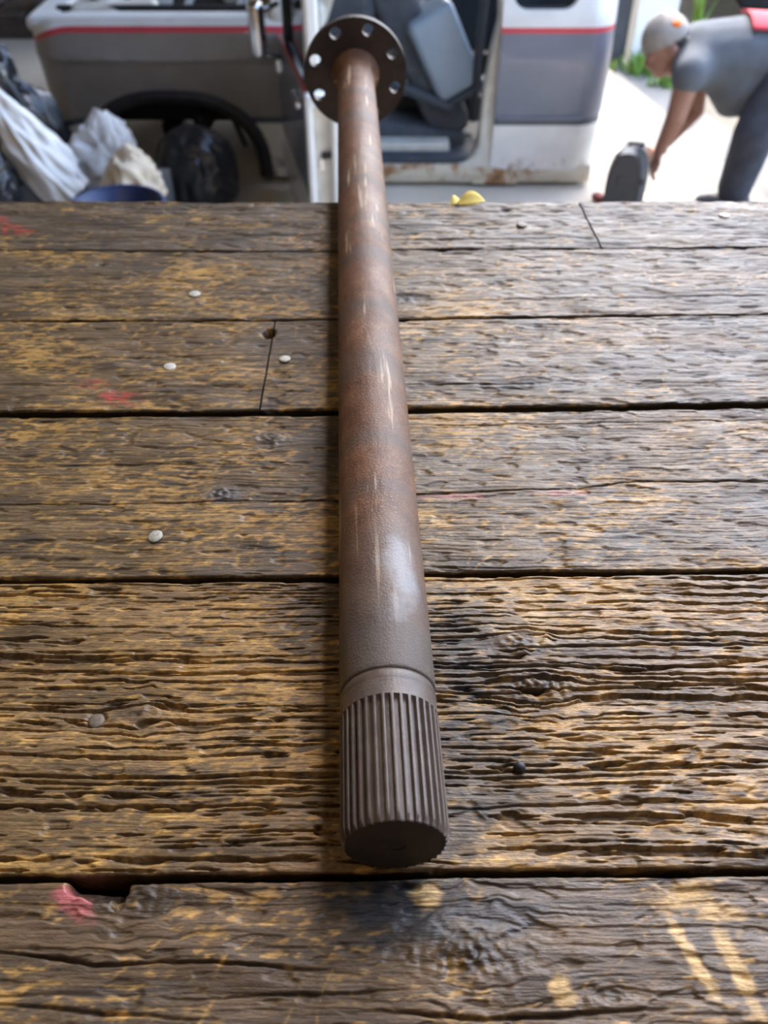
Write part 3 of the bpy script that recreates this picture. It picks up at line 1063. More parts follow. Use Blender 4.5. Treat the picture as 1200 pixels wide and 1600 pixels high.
def flange():
    bm = bmesh.new()
    def loop(cx, cz, r, n):
        vv = [bm.verts.new((cx + r * math.cos(2 * PI * i / n), 0, cz + r * math.sin(2 * PI * i / n))) for i in range(n)]
        return [bm.edges.new((vv[i], vv[(i + 1) % n])) for i in range(n)]
    es = loop(0, 0, 0.0575, 96) + loop(0, 0, 0.018, 40)
    for k in range(8):
        a = R(72 + 45 * k)
        es += loop(0.0470 * math.cos(a), 0.0470 * math.sin(a), 0.0064, 24)
    bmesh.ops.triangle_fill(bm, use_beauty=True, use_dissolve=False, edges=es)
    ret = bmesh.ops.extrude_face_region(bm, geom=bm.faces[:])
    bmesh.ops.translate(bm, vec=(0, 0.012, 0), verts=[g for g in ret['geom'] if isinstance(g, bmesh.types.BMVert)])
    bmesh.ops.translate(bm, vec=(0, SH_L - 0.012, 0), verts=bm.verts)
    o = from_bm('flange', bm, M['flange'], shaft)
    auto_smooth(o, 40)
    o['label'] = 'dark round flange with eight bolt holes'
    # hub boss on the far side
    h = lathe('hub_boss', [(SH_L - 0.001, 0.026), (SH_L + 0.006, 0.025), (SH_L + 0.007, 0.022), (SH_L + 0.007, 0.002)], M['flange'], shaft, 48)
    return o


flange()

# ------------------------------------------------------------------ stripped pickup truck
TY = 4.25
truck = empty('pickup_truck', (-0.3, 5.1, FLOOR_Z))
tag(truck, 'white and blue-grey stripped pickup truck with red pinstripe and open door', 'truck')
TO = Vector(truck.location)


def tz(py):
    return at(600, py, Y=TY).z


def tx(px, py):
    return at(px, py, Y=TY).x


def T(o):
    """mesh built in world space -> child of the truck"""
    o.parent = truck
    o.matrix_parent_inverse = Matrix.Translation(-TO)
    return o


def Tsub(o, parent):
    """world-space mesh -> sub-part of a truck part (whose own frame is the world's)"""
    o.parent = parent
    return o


Z_TOP, Z_CREASE, Z_LOW = tz(33), tz(97), tz(288)
X_F0, X_F1 = tx(33, 60), tx(444, 100)


def side_y(x, z):
    """body side section: leaning shoulder, crease, tuck-under; rounded nose"""
    y = TY
    if z > Z_CREASE:
        y += 0.22 * (z - Z_CREASE)
        y += 0.55 * max(0.0, z - (Z_TOP - 0.05)) ** 1.0
    else:
        d = Z_CREASE - z
        y += 0.012 + 0.16 * d
    n = max(0.0, (X_F0 + 0.16 - x) / 0.16)
    y += 0.17 * (1 - math.sqrt(max(0.0, 1 - min(n, 1) ** 2)))
    return y


ACX, ARW, ARH = tx(268, 200), 0.44, 0.0
Z_ATOP = tz(150)


def arch_z(x, cx=ACX, w=0.43, top=Z_ATOP):
    u = abs(x - cx) / w
    if u >= 1:
        return None
    return Z_LOW + (top - Z_LOW) * (1 - u ** 2.6) ** (1 / 1.9)


def f_lo(x):
    a = arch_z(x)
    base = Z_LOW if x > ACX else Z_LOW + 0.05
    return base if a is None else max(a, base)


def f_hi(x):
    u = max(0.0, (X_F0 + 0.22 - x) / 0.22)
    return Z_TOP - 0.07 * u ** 2.2


xs = np.unique(np.concatenate([np.linspace(X_F0, X_F0 + 0.2, 14), np.linspace(X_F0 + 0.2, X_F1, 40), ACX + 0.43 * np.sin(np.linspace(-PI / 2, PI / 2, 41))]))
xs = xs[(xs >= X_F0) & (xs <= X_F1)]
fender = T(auto_smooth(panel('front_fender', xs, f_lo, f_hi, side_y, 0.03, 64, M['fender_reflection_paint']), 40))
fender['label'] = 'grey front fender with white top and red pinstripe'
# black wheel arch lip
ang = np.linspace(0, PI, 40)
ov, of = [], []
for a in ang:
    c, s = math.cos(a), math.sin(a)
    sg = (abs(c) ** 0.85) * (1 if c >= 0 else -1)
    sn = abs(s) ** 0.72
    for (rw, rh, yy) in ((0.455, tz(144) - Z_LOW, -0.012), (0.455, tz(144) - Z_LOW, 0.10), (0.385, tz(166) - Z_LOW, 0.14), (0.385, tz(166) - Z_LOW, 0.0), (0.42, tz(155) - Z_LOW, -0.03)):
        x = ACX + rw * sg
        z = Z_LOW + rh * sn
        ov.append((x, side_y(x, max(z, Z_LOW)) + yy, z))
for i in range(39):
    for k in range(5):
        a0, a1 = i * 5 + k, i * 5 + (k + 1) % 5
        of.append((a0, a1, a1 + 5, a0 + 5))
lip = T(link('wheel_arch_lip', mesh_py('wheel_arch_lip', ov, of), M['black_rubber'], None, True))
lip['label'] = 'black wheel arch flare'

# fender top ledge, far fender, nose bar, cowl
X_NOSE_FAR = X_F0 + 0.05
bm = bmesh.new()
top_edge = [(x, side_y(x, f_hi(x)), f_hi(x)) for x in xs]
rowsv = []
for (dy, dz) in ((0.0, 0.0), (0.015, 0.008), (0.04, 0.010), (0.075, 0.006), (0.08, -0.03), (0.03, -0.05)):
    rowsv.append([bm.verts.new((x, y + dy, z + dz)) for x, y, z in top_edge])
for a, b in zip(rowsv[:-1], rowsv[1:]):
    for i in range(len(a) - 1):
        bm.faces.new((a[i], a[i + 1], b[i + 1], b[i]))
o = T(auto_smooth(from_bm('fender_ledge', bm, M['white']), 50))
o['label'] = 'white fender top ledge'
FY = 5.95
T(box('far_fender', ((X_F0 + X_F1) / 2, FY, tz(75)), (X_F1 - X_F0, 0.16, 0.42), M['white'], None, None, 0.05, 3))
T(box('nose_bar', (X_F0 + 0.06, (TY + FY) / 2 + 0.05, Z_TOP - 0.045), (0.15, FY - TY - 0.15, 0.07), M['white'], None, None, 0.03, 3))
T(box('grille_panel', (X_F0 + 0.10, (TY + FY) / 2, Z_TOP - 0.30), (0.10, FY - TY - 0.25, 0.42), M['black_metal'], None, None, 0.02))
for i in range(6):
    T(box('grille_bar', (X_F0 + 0.042, (TY + FY) / 2, Z_TOP - 0.14 - i * 0.06), (0.02, FY - TY - 0.35, 0.016), M['chrome'], None, None, 0.004))
T(box('front_bumper', (X_F0 + 0.04, (TY + FY) / 2, tz(232)), (0.12, FY - TY - 0.02, 0.16), M['black_metal'], None, None, 0.04, 3))
T(box('bay_floor', ((X_F0 + X_F1) / 2 + 0.1, (TY + FY) / 2, tz(150)), (X_F1 - X_F0 - 0.2, FY - TY - 0.5, 0.05), M['black_metal'], None, None, 0.01))
T(box('inner_fender', ((X_F0 + X_F1) / 2, TY + 0.26, tz(100)), (X_F1 - X_F0 - 0.2, 0.03, 0.36), M['black_metal'], None, None, 0.01))
T(box('cowl', (X_F1 + 0.06, (TY + FY) / 2, Z_TOP + 0.0), (0.26, FY - TY - 0.1, 0.12), M['cream'], None, None, 0.04, 3))
T(box('firewall', (X_F1 + 0.06, (TY + FY) / 2, tz(140)), (0.04, FY - TY - 0.1, 0.66), M['cream'], None, None, 0.01))
# engine bay contents: block, pale inner panels, struts, brake booster
eng = T(box('engine_block', (-1.02, 5.1, tz(95)), (0.62, 0.50, 0.34), M['cast'], None, None, 0.05, 3))
Tsub(box('valve_cover', (-1.02, 4.98, tz(50)), (0.56, 0.16, 0.09), M['black_metal'], None, None, 0.03, 3), eng)
Tsub(box('valve_cover', (-1.02, 5.24, tz(50)), (0.56, 0.16, 0.09), M['black_metal'], None, None, 0.03, 3), eng)
T(box('radiator_shroud', (X_F0 + 0.30, 5.1, tz(68)), (0.06, 1.0, 0.40), M['white'], None, None, 0.02))
T(box('coolant_tank', (X_F0 + 0.47, 4.86, Z_TOP + 0.0), (0.20, 0.22, 0.17), M['white'], None, Matrix.Rotation(0.2, 3, 'Z'), 0.05, 3))
T(box('inner_panel', (X_F0 + 0.36, 4.55, Z_TOP - 0.03), (0.40, 0.12, 0.08), M['cream'], None, Matrix.Rotation(0.15, 3, 'Z'), 0.03, 3))
T(tube('hood_strut', [(-0.98, 4.62, Z_TOP - 0.10), (-0.80, 4.95, Z_TOP + 0.20)], 0.018, M['white']))
T(tube('hood_strut', [(-0.70, 4.62, Z_TOP - 0.08), (-0.66, 5.0, Z_TOP + 0.22)], 0.016, M['white']))
T(tube('hood_strut', [(-0.64, 4.62, Z_TOP - 0.08), (-0.80, 5.2, Z_TOP + 0.24)], 0.014, M['white']))
bb = T(lathe('brake_booster', [(-0.08, 0.03), (-0.075, 0.10), (-0.03, 0.135), (0.0, 0.14), (0.02, 0.13), (0.05, 0.09), (0.06, 0.03)], M['tan'], None, 32))
bb.location = (-0.47, 4.72, Z_TOP + 0.07)
for sx in (-0.12, 0.05):
    T(box('heater_hose_block', (-0.62 + sx, 4.75, Z_TOP + 0.03), (0.07, 0.08, 0.14), M['white'], None, None, 0.02))

# chassis seen through the empty arch
T(box('frame_rail', (-0.55, 4.78, tz(225)), (2.7, 0.07, 0.12), M['black_metal'], None, None, 0.01))
T(box('frame_rail', (-0.55, 5.55, tz(225)), (2.7, 0.07, 0.12), M['black_metal'], None, None, 0.01))
T(tube('spindle', [(ACX + 0.12, 4.42, tz(208)), (ACX + 0.12, 4.80, tz(208))], [0.05, 0.07], M['black_metal']))
T(box('spring_mount', (ACX + 0.13, 4.70, tz(185)), (0.10, 0.16, 0.26), M['black_metal'], None, None, 0.03))
T(tube('brake_hose', [(ACX + 0.10, 4.55, tz(190)), (ACX + 0.26, 4.5, tz(215)), (ACX + 0.30, 4.52, tz(260))], 0.014, M['black_rubber']))
T(box('wheel_liner', (ACX, 4.62, Z_ATOP + 0.03), (0.86, 0.62, 0.04), M['black_rubber'], None, None, 0.015))
for x in (X_F0 + 0.5, X_F1 + 0.2, 0.75):
    for y in (4.78, 5.55):
        jz = (tz(225) - 0.06 + FLOOR_Z) / 2
        T(box('jack_stand', (x, y, jz), (0.12, 0.12, tz(225) - 0.06 - FLOOR_Z), M['black_metal'], None, None, 0.02))

# cab shell
X_D0, X_D1 = tx(470, 250), tx(751, 200)
X_R1 = 1.055
ZR = 0.20                      # roof height
sill = T(auto_smooth(panel('door_sill', np.linspace(X_F1 + 0.02, X_R1 - 0.03, 30), lambda x: tz(291), lambda x: tz(264),
                           lambda x, z: TY + 0.045 + 0.25 * max(0, tz(280) - z) - 0.3 * min(0.0, tz(272) - z), 0.12, 8, M['sill'])))
sill['label'] = 'cream door sill with rust'
T(box('sill_step', ((X_D0 + X_D1) / 2, TY + 0.24, tz(262)), (X_D1 - X_D0, 0.34, 0.05), M['interior'], None, None, 0.01))
T(box('tread_plate', ((X_D0 + X_D1) / 2 + 0.05, TY + 0.20, tz(250)), (0.50, 0.10, 0.05), M['cream'], None, None, 0.012))

X_Q0 = tx(772, 200)
WX0, WX1, ZWB = tx(803, 10), tx(908, 10), tz(19)


def q_hi(x):
    if x <= WX0 or x >= WX1:
        return ZR - 0.05
    u = min(x - WX0, WX1 - x)
    r = 0.07
    if u < r:
        return ZWB + r - math.sqrt(max(0, r * r - (r - u) ** 2))
    return ZWB


def q_y(x, z):
    y = TY + (0.10 * (z - Z_CREASE) if z > Z_CREASE else 0.09 * (Z_CREASE - z))
    if z > Z_TOP:
        y += 0.16 * (z - Z_TOP)
    n = max(0.0, (x - (X_R1 - 0.14)) / 0.14)
    return y + 0.15 * (1 - math.sqrt(max(0, 1 - min(n, 1) ** 2)))


e = 1e-4
xs = np.unique(np.concatenate([np.linspace(X_Q0, X_R1, 30), np.linspace(X_R1 - 0.14, X_R1, 14), WX0 + np.linspace(0, 0.07, 10), WX1 - np.linspace(0, 0.07, 10), [WX0 - e, WX0 + e, WX1 - e, WX1 + e]]))
quarter = T(auto_smooth(panel('rear_quarter_panel', xs, lambda x: tz(276), q_hi, q_y, 0.03, 40, M['paint']), 40))
quarter['label'] = 'grey and white rear cab panel with red pinstripe'
Tsub(box('quarter_window', ((WX0 + WX1) / 2, TY + 0.16, (ZWB + ZR) / 2 - 0.02), (WX1 - WX0 + 0.03, 0.012, ZR - ZWB + 0.02), M['glass'], None, None, 0.003), quarter)
Tsub(box('window_seal', ((WX0 + WX1) / 2, TY + 0.085, ZWB - 0.004), (WX1 - WX0 - 0.09, 0.03, 0.016), M['black_rubber'], None, None, 0.005), quarter)
fl = Tsub(box('fuel_flap', (tx(943, 10), TY + 0.075, tz(6)), (0.075, 0.02, 0.17), M['white'], None, Matrix.Rotation(0.12, 3, 'Z'), 0.006), quarter)
for dx in (-0.014, 0.016):
    Tsub(box('flap_clip', (tx(943, 22) + dx, TY + 0.058, tz(24)), (0.018, 0.012, 0.014), M['black_rubber'], None, None, 0.003), quarter)
Tsub(box('belt_moulding', ((X_Q0 + X_R1) / 2 - 0.05, q_y(0.7, tz(188)) - 0.004, tz(188)), (X_R1 - X_Q0 - 0.13, 0.014, 0.018), M['paint'], None, None, 0.004), quarter)
# B pillar with rounded lower corner, cream
bp = [(X_D1 + 0.0, ZR), (tx(776, 30), ZR), (X_Q0 + 0.03, tz(150)), (X_Q0 + 0.03, tz(292)), (X_D1 - 0.10, tz(292)), (X_D1 - 0.10, tz(263)), (X_D1 - 0.06, tz(261)), (X_D1 - 0.02, tz(250)), (X_D1 + 0.002, tz(232)), (X_D1 + 0.008, tz(160)), (X_D1 + 0.03, tz(90)), (X_D1 + 0.055, tz(40))]
o = T(prism('door_pillar', bp, TY + 0.05, TY + 0.16, M['cream'], None, 0.008))
o['label'] = 'cream door pillar'
T(prism('pillar_rust', [(X_D1 - 0.02, tz(292)), (X_D1 - 0.02, tz(281)), (X_Q0 - 0.02, tz(266)), (X_Q0 + 0.05, tz(268)), (X_Q0 + 0.14, tz(279)), (X_Q0 + 0.14, tz(292))], TY + 0.040, TY + 0.07, M['sill']))
T(tube('seat_belt', [(X_D1 + 0.03, TY + 0.24, ZR - 0.05), (X_D1 - 0.005, TY + 0.26, tz(90)), (X_D1 - 0.01, TY + 0.28, tz(220))], 0.022, M['interior']))
# rest of the shell
T(box('roof', ((X_F1 + X_R1) / 2 + 0.15, (TY + FY) / 2 + 0.06, ZR), (X_R1 - X_F1 - 0.25, FY - TY - 0.1, 0.06), M['white'], None, None, 0.025, 3))
T(box('cab_rear_wall', (X_R1 - 0.05, (TY + FY) / 2 + 0.1, (tz(276) + tz(0)) / 2 + 0.02), (0.04, FY - TY - 0.24, tz(0) - tz(276)), M['paint'], None, None, 0.008))
T(box('cab_floor', ((X_F1 + X_R1) / 2, (TY + FY) / 2 + 0.1, tz(255) - 0.08), (X_R1 - X_F1 - 0.1, FY - TY - 0.2, 0.03), M['interior'], None, None, 0.005))
T(box('far_side_panel', ((X_F1 + X_R1) / 2, FY + 0.02, tz(150)), (X_R1 - X_F1, 0.05, tz(60) - tz(262)), M['interior'], None, None, 0.01))
for x in (X_F1 + 0.1, 0.10, X_R1 - 0.1):
    T(box('far_pillar', (x, FY + 0.02, (ZR + tz(60)) / 2), (0.10, 0.05, ZR - tz(60)), M['interior'], None, None, 0.01))
T(prism('windscreen_pillar', [(X_F1 + 0.10, Z_TOP - 0.04), (X_F1 + 0.19, Z_TOP - 0.04), (X_F1 + 0.55, ZR), (X_F1 + 0.48, ZR)], TY + 0.10, TY + 0.17, M['cream'], None, 0.01))
T(prism('windscreen_pillar', [(X_F1 + 0.10, Z_TOP - 0.04), (X_F1 + 0.19, Z_TOP - 0.04), (X_F1 + 0.55, ZR), (X_F1 + 0.48, ZR)], FY - 0.10, FY - 0.03, M['cream'], None, 0.01))
T(box('hinge_pillar', (X_F1 + 0.05, TY + 0.14, (tz(60) + tz(285)) / 2), (0.10, 0.10, tz(60) - tz(285)), M['black_metal'], None, None, 0.012))
T(box('dashboard', (X_F1 + 0.26, (TY + FY) / 2 + 0.1, tz(60)), (0.30, FY - TY - 0.3, 0.26), M['interior'], None, None, 0.06, 3))
T(tube('steering_column', [(X_F1 + 0.35, 4.62, tz(70)), (X_F1 + 0.62, 4.62, tz(20))], 0.03, M['interior']))
# seats: raked charcoal backrest and cushion, pale folded centre console
def slant(name, c, s, ang, mat, parent=None, bev=0.04, rz=0.0):
    return T(auto_smooth(box(name, c, s, mat, None, Matrix.Rotation(rz, 3, 'Z') @ Matrix.Rotation(ang, 3, 'Y'), bev, 4), 60))


p = at(655, 75, Y=4.78)
slant('seat_backrest', p, (0.20, 0.50, 0.78), R(-27), M['seat'])
p = at(630, 195, Y=4.75)
slant('seat_cushion', p, (0.62, 0.52, 0.17), R(8), M['seat'])
p = at(690, 76, Y=4.60)
slant('centre_console', p, (0.235, 0.22, 0.40), R(-27), M['console'], None, 0.035, R(10))
p = at(722, 139, Y=4.60)
slant('console_base', p, (0.21, 0.20, 0.035), R(-27), M['interior'], None, 0.012, R(10))
p = at(712, 160, Y=4.66)
slant('buckle', p, (0.05, 0.07, 0.10), R(-15), M['cream'], None, 0.02)
slant('seat_base', at(690, 225, Y=4.85), (0.60, 0.40, 0.14), 0, M['interior'], None, 0.03)
slant('seat_trim', at(660, 150, Y=4.50), (0.34, 0.05, 0.05), R(22), M['interior'], None, 0.02)

# open door, swung towards the bench
hinge = Vector((X_F1 + 0.03, TY + 0.03, 0))
tip = at(507, 250, Y=3.42)
tip.z = 0
dv = (tip - hinge)
DL = dv.length
dv.normalize()
dn = Vector((-dv.y, dv.x, 0))           # towards the cab interior side
if dn.x < 0:
    dn = -dn
DT = 0.125
door_zb, door_zt = tz(283), tz(52)
RM = Matrix((dv, dn, Vector((0, 0, 1)))).transposed()


def dbox(name, u, n, z, s, mat, parent, bev=0.01):
    c = hinge + dv * u + dn * n + Vector((0, 0, z))
    o = box(name, c, s, mat, None, RM, bev)
    return Tsub(o, parent) if parent else T(o)


zc, zh = (door_zb + door_zt) / 2, door_zt - door_zb
door = dbox('door', DL * 0.5, -DT / 2 + 0.012, zc, (DL - 0.02, 0.024, zh), M['paint'], None, 0.008)
door['label'] = 'open front door seen edge-on'
dbox('door_inner_panel', DL * 0.5, DT / 2 - 0.01, zc, (DL - 0.04, 0.02, zh - 0.02), M['interior'], door)
dbox('door_edge_plate', DL - 0.035, 0, zc, (0.012, DT - 0.03, zh - 0.02), M['cream'], door, 0.003)
dbox('door_edge_rim', DL - 0.015, -DT / 2 + 0.012, zc, (0.05, 0.026, zh), M['white'], door, 0.008)
dbox('door_edge_rim', DL - 0.015, DT / 2 - 0.014, zc, (0.05, 0.030, zh), M['white'], door, 0.008)
dbox('door_edge_rim', DL - 0.015, 0, door_zt - 0.02, (0.05, DT, 0.045), M['white'], door, 0.010)
dbox('latch', DL - 0.024, 0.012, tz(140), (0.016, 0.038, 0.026), M['black_metal'], door, 0.004)
dbox('latch_bolt', DL - 0.026, -0.008, tz(152), (0.014, 0.018, 0.05), M['chrome'], door, 0.004)
# window frame and glass
dbox('window_frame', DL - 0.06, -0.02, (door_zt + ZR) / 2, (0.06, 0.05, ZR - door_zt), M['white'], door, 0.012)
dbox('window_frame', 0.16, -0.02, (door_zt + ZR) / 2, (0.05, 0.05, ZR - door_zt), M['black_rubber'], door, 0.012)
dbox('window_frame', DL * 0.5, -0.02, ZR, (DL - 0.1, 0.05, 0.05), M['white'], door, 0.012)
dbox('door_glass', DL * 0.5, -0.02, door_zt + 0.16, (DL - 0.16, 0.008, 0.34), M['glass'], door, 0.002)
# chrome mirror and handle on the outer skin
mc = hinge + dv * 0.22 + dn * (-DT / 2 - 0.10) + Vector((0, 0, tz(25)))
mir = Tsub(auto_smooth(box('wing_mirror', mc, (0.11, 0.07, 0.22), M['chrome'], None, RM, 0.03, 3), 60), door)
Tsub(tube('mirror_arm', [mc + Vector((0, 0, -0.08)), hinge + dv * 0.18 + dn * (-DT / 2) + Vector((0, 0, tz(75)))], 0.012, M['chrome']), door)
Tsub(tube('mirror_arm', [mc + Vector((0, 0, 0.06)), hinge + dv * 0.18 + dn * (-DT / 2) + Vector((0, 0, tz(-10)))], 0.012, M['chrome']), door)
dbox('door_handle', DL - 0.16, -DT / 2 - 0.012, tz(75), (0.15, 0.03, 0.035), M['chrome'], door, 0.012)
for z in (tz(100), tz(235)):
    dbox('hinge', 0.0, -DT / 2 - 0.002, z, (0.10, 0.02, 0.06), M['chrome'], door, 0.006)

# ------------------------------------------------------------------ heap of bags, tub, tyre-black sack
def crumple(name, c, s, mat, seed, amp=0.22, freq=3.0, neck=0.0, label='', cat='bag', group=None, rot=0.0, flat=0.55, lean=0.0):
    """crumpled sack: sphere pushed into sharp folds, flattened where it sits"""
    nu, nv = 96, 60
    u = np.linspace(0, 2 * PI, nu, endpoint=False)
    v = np.linspace(0, PI, nv)
    V, U = np.meshgrid(v, u, indexing='ij')
    d = np.stack([np.sin(V) * np.cos(U), np.sin(V) * np.sin(U), np.cos(V)], -1).reshape(-1, 3)
    w = d + 0.35 * np.stack([vn3(d * 1.7 + 5, seed + 1), vn3(d * 1.7 + 9, seed + 2), vn3(d * 1.7, seed + 3)], -1)
    f1, f2 = vn3(w * freq, seed), vn3(w * freq * 2.1, seed + 4)
    r = 1 + amp * (0.4 - np.sqrt(f1 * f1 + 0.015)) * 1.3 + amp * 0.45 * (0.4 - np.sqrt(f2 * f2 + 0.02)) + amp * 0.8 * vn3(d * 1.5, seed + 5)
    if neck:
        r = r + neck * np.exp(-((1 - d[:, 2]) / 0.05))
    p = d * r[:, None]
    p[:, 2] = np.where(p[:, 2] < -flat, -flat - 0.08 * (p[:, 2] + flat), p[:, 2])
    p = p * np.array(s)
    if lean:
        p = np.stack([p[:, 0] * math.cos(lean) + p[:, 2] * math.sin(lean), p[:, 1], -p[:, 0] * math.sin(lean) + p[:, 2] * math.cos(lean)], -1)
    p[:, 2] -= p[:, 2].min()
    cr, sr = math.cos(rot), math.sin(rot)
    p = np.stack([p[:, 0] * cr - p[:, 1] * sr, p[:, 0] * sr + p[:, 1] * cr, p[:, 2]], -1)
    idx = np.arange(nu * nv).reshape(nv, nu)
    nx_ = np.roll(idx, -1, 1)
    q = np.stack([idx[:-1], idx[1:], nx_[1:], nx_[:-1]], -1).reshape(-1, 4)
    o = link(name, mesh_np(name, p, q), mat, None, True)
    o.location = c
    return tag(o, label, cat, group)


G = FLOOR_Z
CR = 0.30


def crate(x, y, sx, sy, label):
    e_ = empty('storage_crate', (x, y, G))
    tag(e_, label, 'crate', 'crates under the heap of bags')
    box('crate_base', (0, 0, 0.01), (sx, sy, 0.02), M['case_grey'], e_, None, 0.004)
    for sg in (-1, 1):
        box('crate_side', (sg * (sx / 2 - 0.008), 0, CR / 2), (0.016, sy, CR), M['case_grey'], e_, None, 0.004)
        box('crate_end', (0, sg * (sy / 2 - 0.008), CR / 2), (sx - 0.034, 0.016, CR), M['case_grey'], e_, None, 0.004)
    box('crate_lid', (0, 0, CR - 0.006), (sx - 0.03, sy - 0.03, 0.012), M['case_grey'], e_, None, 0.003)
    return e_


crate(-1.62, 3.42, 0.56, 0.70, 'low grey crate under the left end of the heap of bags')
crate(-1.13, 3.42, 0.40, 0.70, 'low grey crate under the right end of the heap of bags')
HB = G + CR + 0.002
crumple('bin_bag', (-1.58, 3.66, HB), (0.22, 0.15, 0.36), M['bag_black'], 3, 0.30, 2.6, 0, 'large shiny black bin bag at the back of the heap')
crumple('bin_bag', (-1.56, 3.16, HB), (0.17, 0.12, 0.20), M['bag_black'], 11, 0.30, 2.8, 0, 'smaller black bin bag at the front of the heap')
crumple('plastic_sack', (-1.32, 3.38, HB), (0.09, 0.10, 0.30), M['bag_white'], 23, 0.30, 2.2, 0, 'long white plastic sack slumped across the black bin bags', lean=-0.55)
crumple('dust_sheet', (-1.16, 3.62, HB), (0.13, 0.12, 0.16), M['bag_grey'], 31, 0.30, 2.8, 0, 'pale grey crumpled dust sheet in the middle of the heap', 'sheet')
crumple('paper_sack', (-0.98, 3.34, HB), (0.115, 0.11, 0.145), M['bag_tan'], 47, 0.26, 2.2, 0, 'cream paper sack at the right end of the heap')
crumple('black_sack', (-0.86, 3.99, G), (0.185, 0.15, 0.215), M['bag_black'], 53, 0.14, 2.0, 0, 'round black sack below the empty wheel arch', flat=0.8)
crumple('plastic_bag', (-1.44, 2.86, G), (0.07, 0.08, 0.30), M['bag_white'], 61, 0.25, 2.6, 0, 'small white bag at the left edge beside the bench', 'bag')

tub = empty('plastic_tub', (-0.89, 2.80, G))
tag(tub, 'dark blue round plastic tub behind the far edge of the bench', 'tub')
o = lathe('tub_wall', [(0.0, 0.02), (0.0, 0.15), (0.35, 0.185), (0.352, 0.180), (0.01, 0.145), (0.01, 0.02)], M['tub'], tub, 48, 'Z', True)
lathe('tub_rim', [(0.335, 0.184), (0.340, 0.200), (0.352, 0.203), (0.358, 0.196), (0.356, 0.182)], M['tub'], tub, 48, 'Z', True, True)
tub.scale = (0.80, 0.80, 1.56)

# ------------------------------------------------------------------ far left: pallet with cartons
pal = empty('pallet', (-2.72, 7.50, G))
tag(pal, 'dark wooden pallet on the garage floor at the far left', 'pallet')
for i in range(7):
    box('deck_board', (-0.9 + i * 0.3, 0, 0.135), (0.22, 1.1, 0.03), M['pallet'], pal, None, 0.004)
for y in (-0.5, 0, 0.5):
    box('bearer', (0, y, 0.06), (2.0, 0.09, 0.12), M['pallet'], pal, None, 0.004)


def carton(c, s, label):
    e_ = empty('cardboard_box', c)
    tag(e_, label, 'box', 'cartons on the pallet')
    box('carton_body', (0, 0, s[2] / 2), s, M['cardboard'], e_, None, 0.006)
    for sg in (-1, 1):
        box('flap', (0, sg * s[1] * 0.245, s[2] + 0.004), (s[0] * 0.99, s[1] * 0.48, 0.006), M['cardboard'], e_, None, 0.002)
    return e_


carton((-2.10, 7.30, G + 0.152), (0.52, 0.5, 0.5), 'brown cardboard box on the pallet, the larger one nearer the truck')
carton((-3.2, 7.32, G + 0.152), (0.50, 0.5, 0.36), 'brown cardboard box at the left end of the pallet')

# ------------------------------------------------------------------ right: door post, case, leaf, weeds, far car
p0, p1 = at(985, 104, z=G), at(1030, 104, z=G)
post = slab('trim_1', ((p0.x + p1.x) / 2 + 0.02, p0.y + 0.1, G + 1.8), (p1.x - p0.x + 0.06, 0.2, 3.6), M['post'], 'white painted door post at the edge of the driveway')
post2 = slab('trim_2', (p0.x - 0.09, p0.y + 0.12, G + 1.8), (0.10, 0.14, 3.6), M['dark_frame'], 'dark grey frame strip beside the white door post')

CY = 3.98
case = empty('moulded_case', (at(970, 300, Y=CY).x, CY, G))
tag(case, 'black rounded moulded case standing on the driveway under the reaching hands', 'case')


def case_outline(w, h_, k=0.5):
    pts = []
    for i in range(25):
        a = PI * i / 24
        c, s = math.cos(a), math.sin(a)
        pts.append((w / 2 * (abs(c) ** 0.75) * (1 if c >= 0 else -1), h_ * (0.45 + 0.55 * abs(s) ** 0.9)))
    pts += [(-w / 2 * 0.96, 0.015), (-w / 2 * 0.9, 0.0), (w / 2 * 0.9, 0.0), (w / 2 * 0.96, 0.015)]
    return pts


body = prism('case_front', case_outline(0.155, 0.315), -0.10, 0.0, M['case'], case, 0.008)
rim = prism('case_back', case_outline(0.165, 0.305), 0.0, 0.12, M['case_grey'], case, 0.02)
rim.location = (0.028, 0, 0)
box('case_handle', (0.03, 0.06, 0.305), (0.08, 0.03, 0.026), M['case'], case, None, 0.01)
for sg in (-1, 1):
    box('case_latch', (0.03 + sg * 0.05, -0.10, 0.20), (0.02, 0.012, 0.035), M['case'], case, None, 0.004)
case.rotation_euler = (0, 0, R(-14))

o = box('rag', (at(936, 306, z=G + 0.03).x, 4.11, G + 0.022), (0.05, 0.08, 0.04), M['rag'], None, Matrix.Rotation(0.4, 3, 'Z'), 0.018, 4)
tag(auto_smooth(o, 60), 'small red rag on the ground beside the black case', 'rag')


def leaf(px, ln, wd, rot, up, label):
    """small curled dry leaf standing on the far plank edge"""
    p = at(px, 318, z=0)
    n = 12
    vs_, fs = [], []
    for i in range(n + 1):
        t = i / n
        w = wd * math.sin(PI * min(max(t, 0.02), 0.985)) ** 0.7 * (1 - 0.3 * t)
        for sgn in (-1, -0.5, 0, 0.5, 1):
            vs_.append(((t - 0.5) * ln, sgn * w, 0.002 + up * (0.5 + 0.5 * sgn) ** 1.3 * math.sin(PI * t) + 0.15 * up * t))
    for i in range(n):
        for k in range(4):
            a = i * 5 + k
            fs.append((a, a + 1, a + 6, a + 5))
    r_ = empty('dry_leaf', (p.x, p.y - wd * 0.7, 0.0), (0, 0, rot))
    b = link('blade', mesh_py('blade', vs_, fs), M['leaf'], r_, True)
    md = b.modifiers.new('thick', 'SOLIDIFY')
    md.thickness = 0.0004
    tube('stalk', [(-ln * 0.5, 0, 0.002), (-ln * 0.75, 0.002, 0.003)], 0.0005, M['leaf'], r_, 6)
    return tag(r_, label, 'leaf', 'dry leaves on the bench edge')


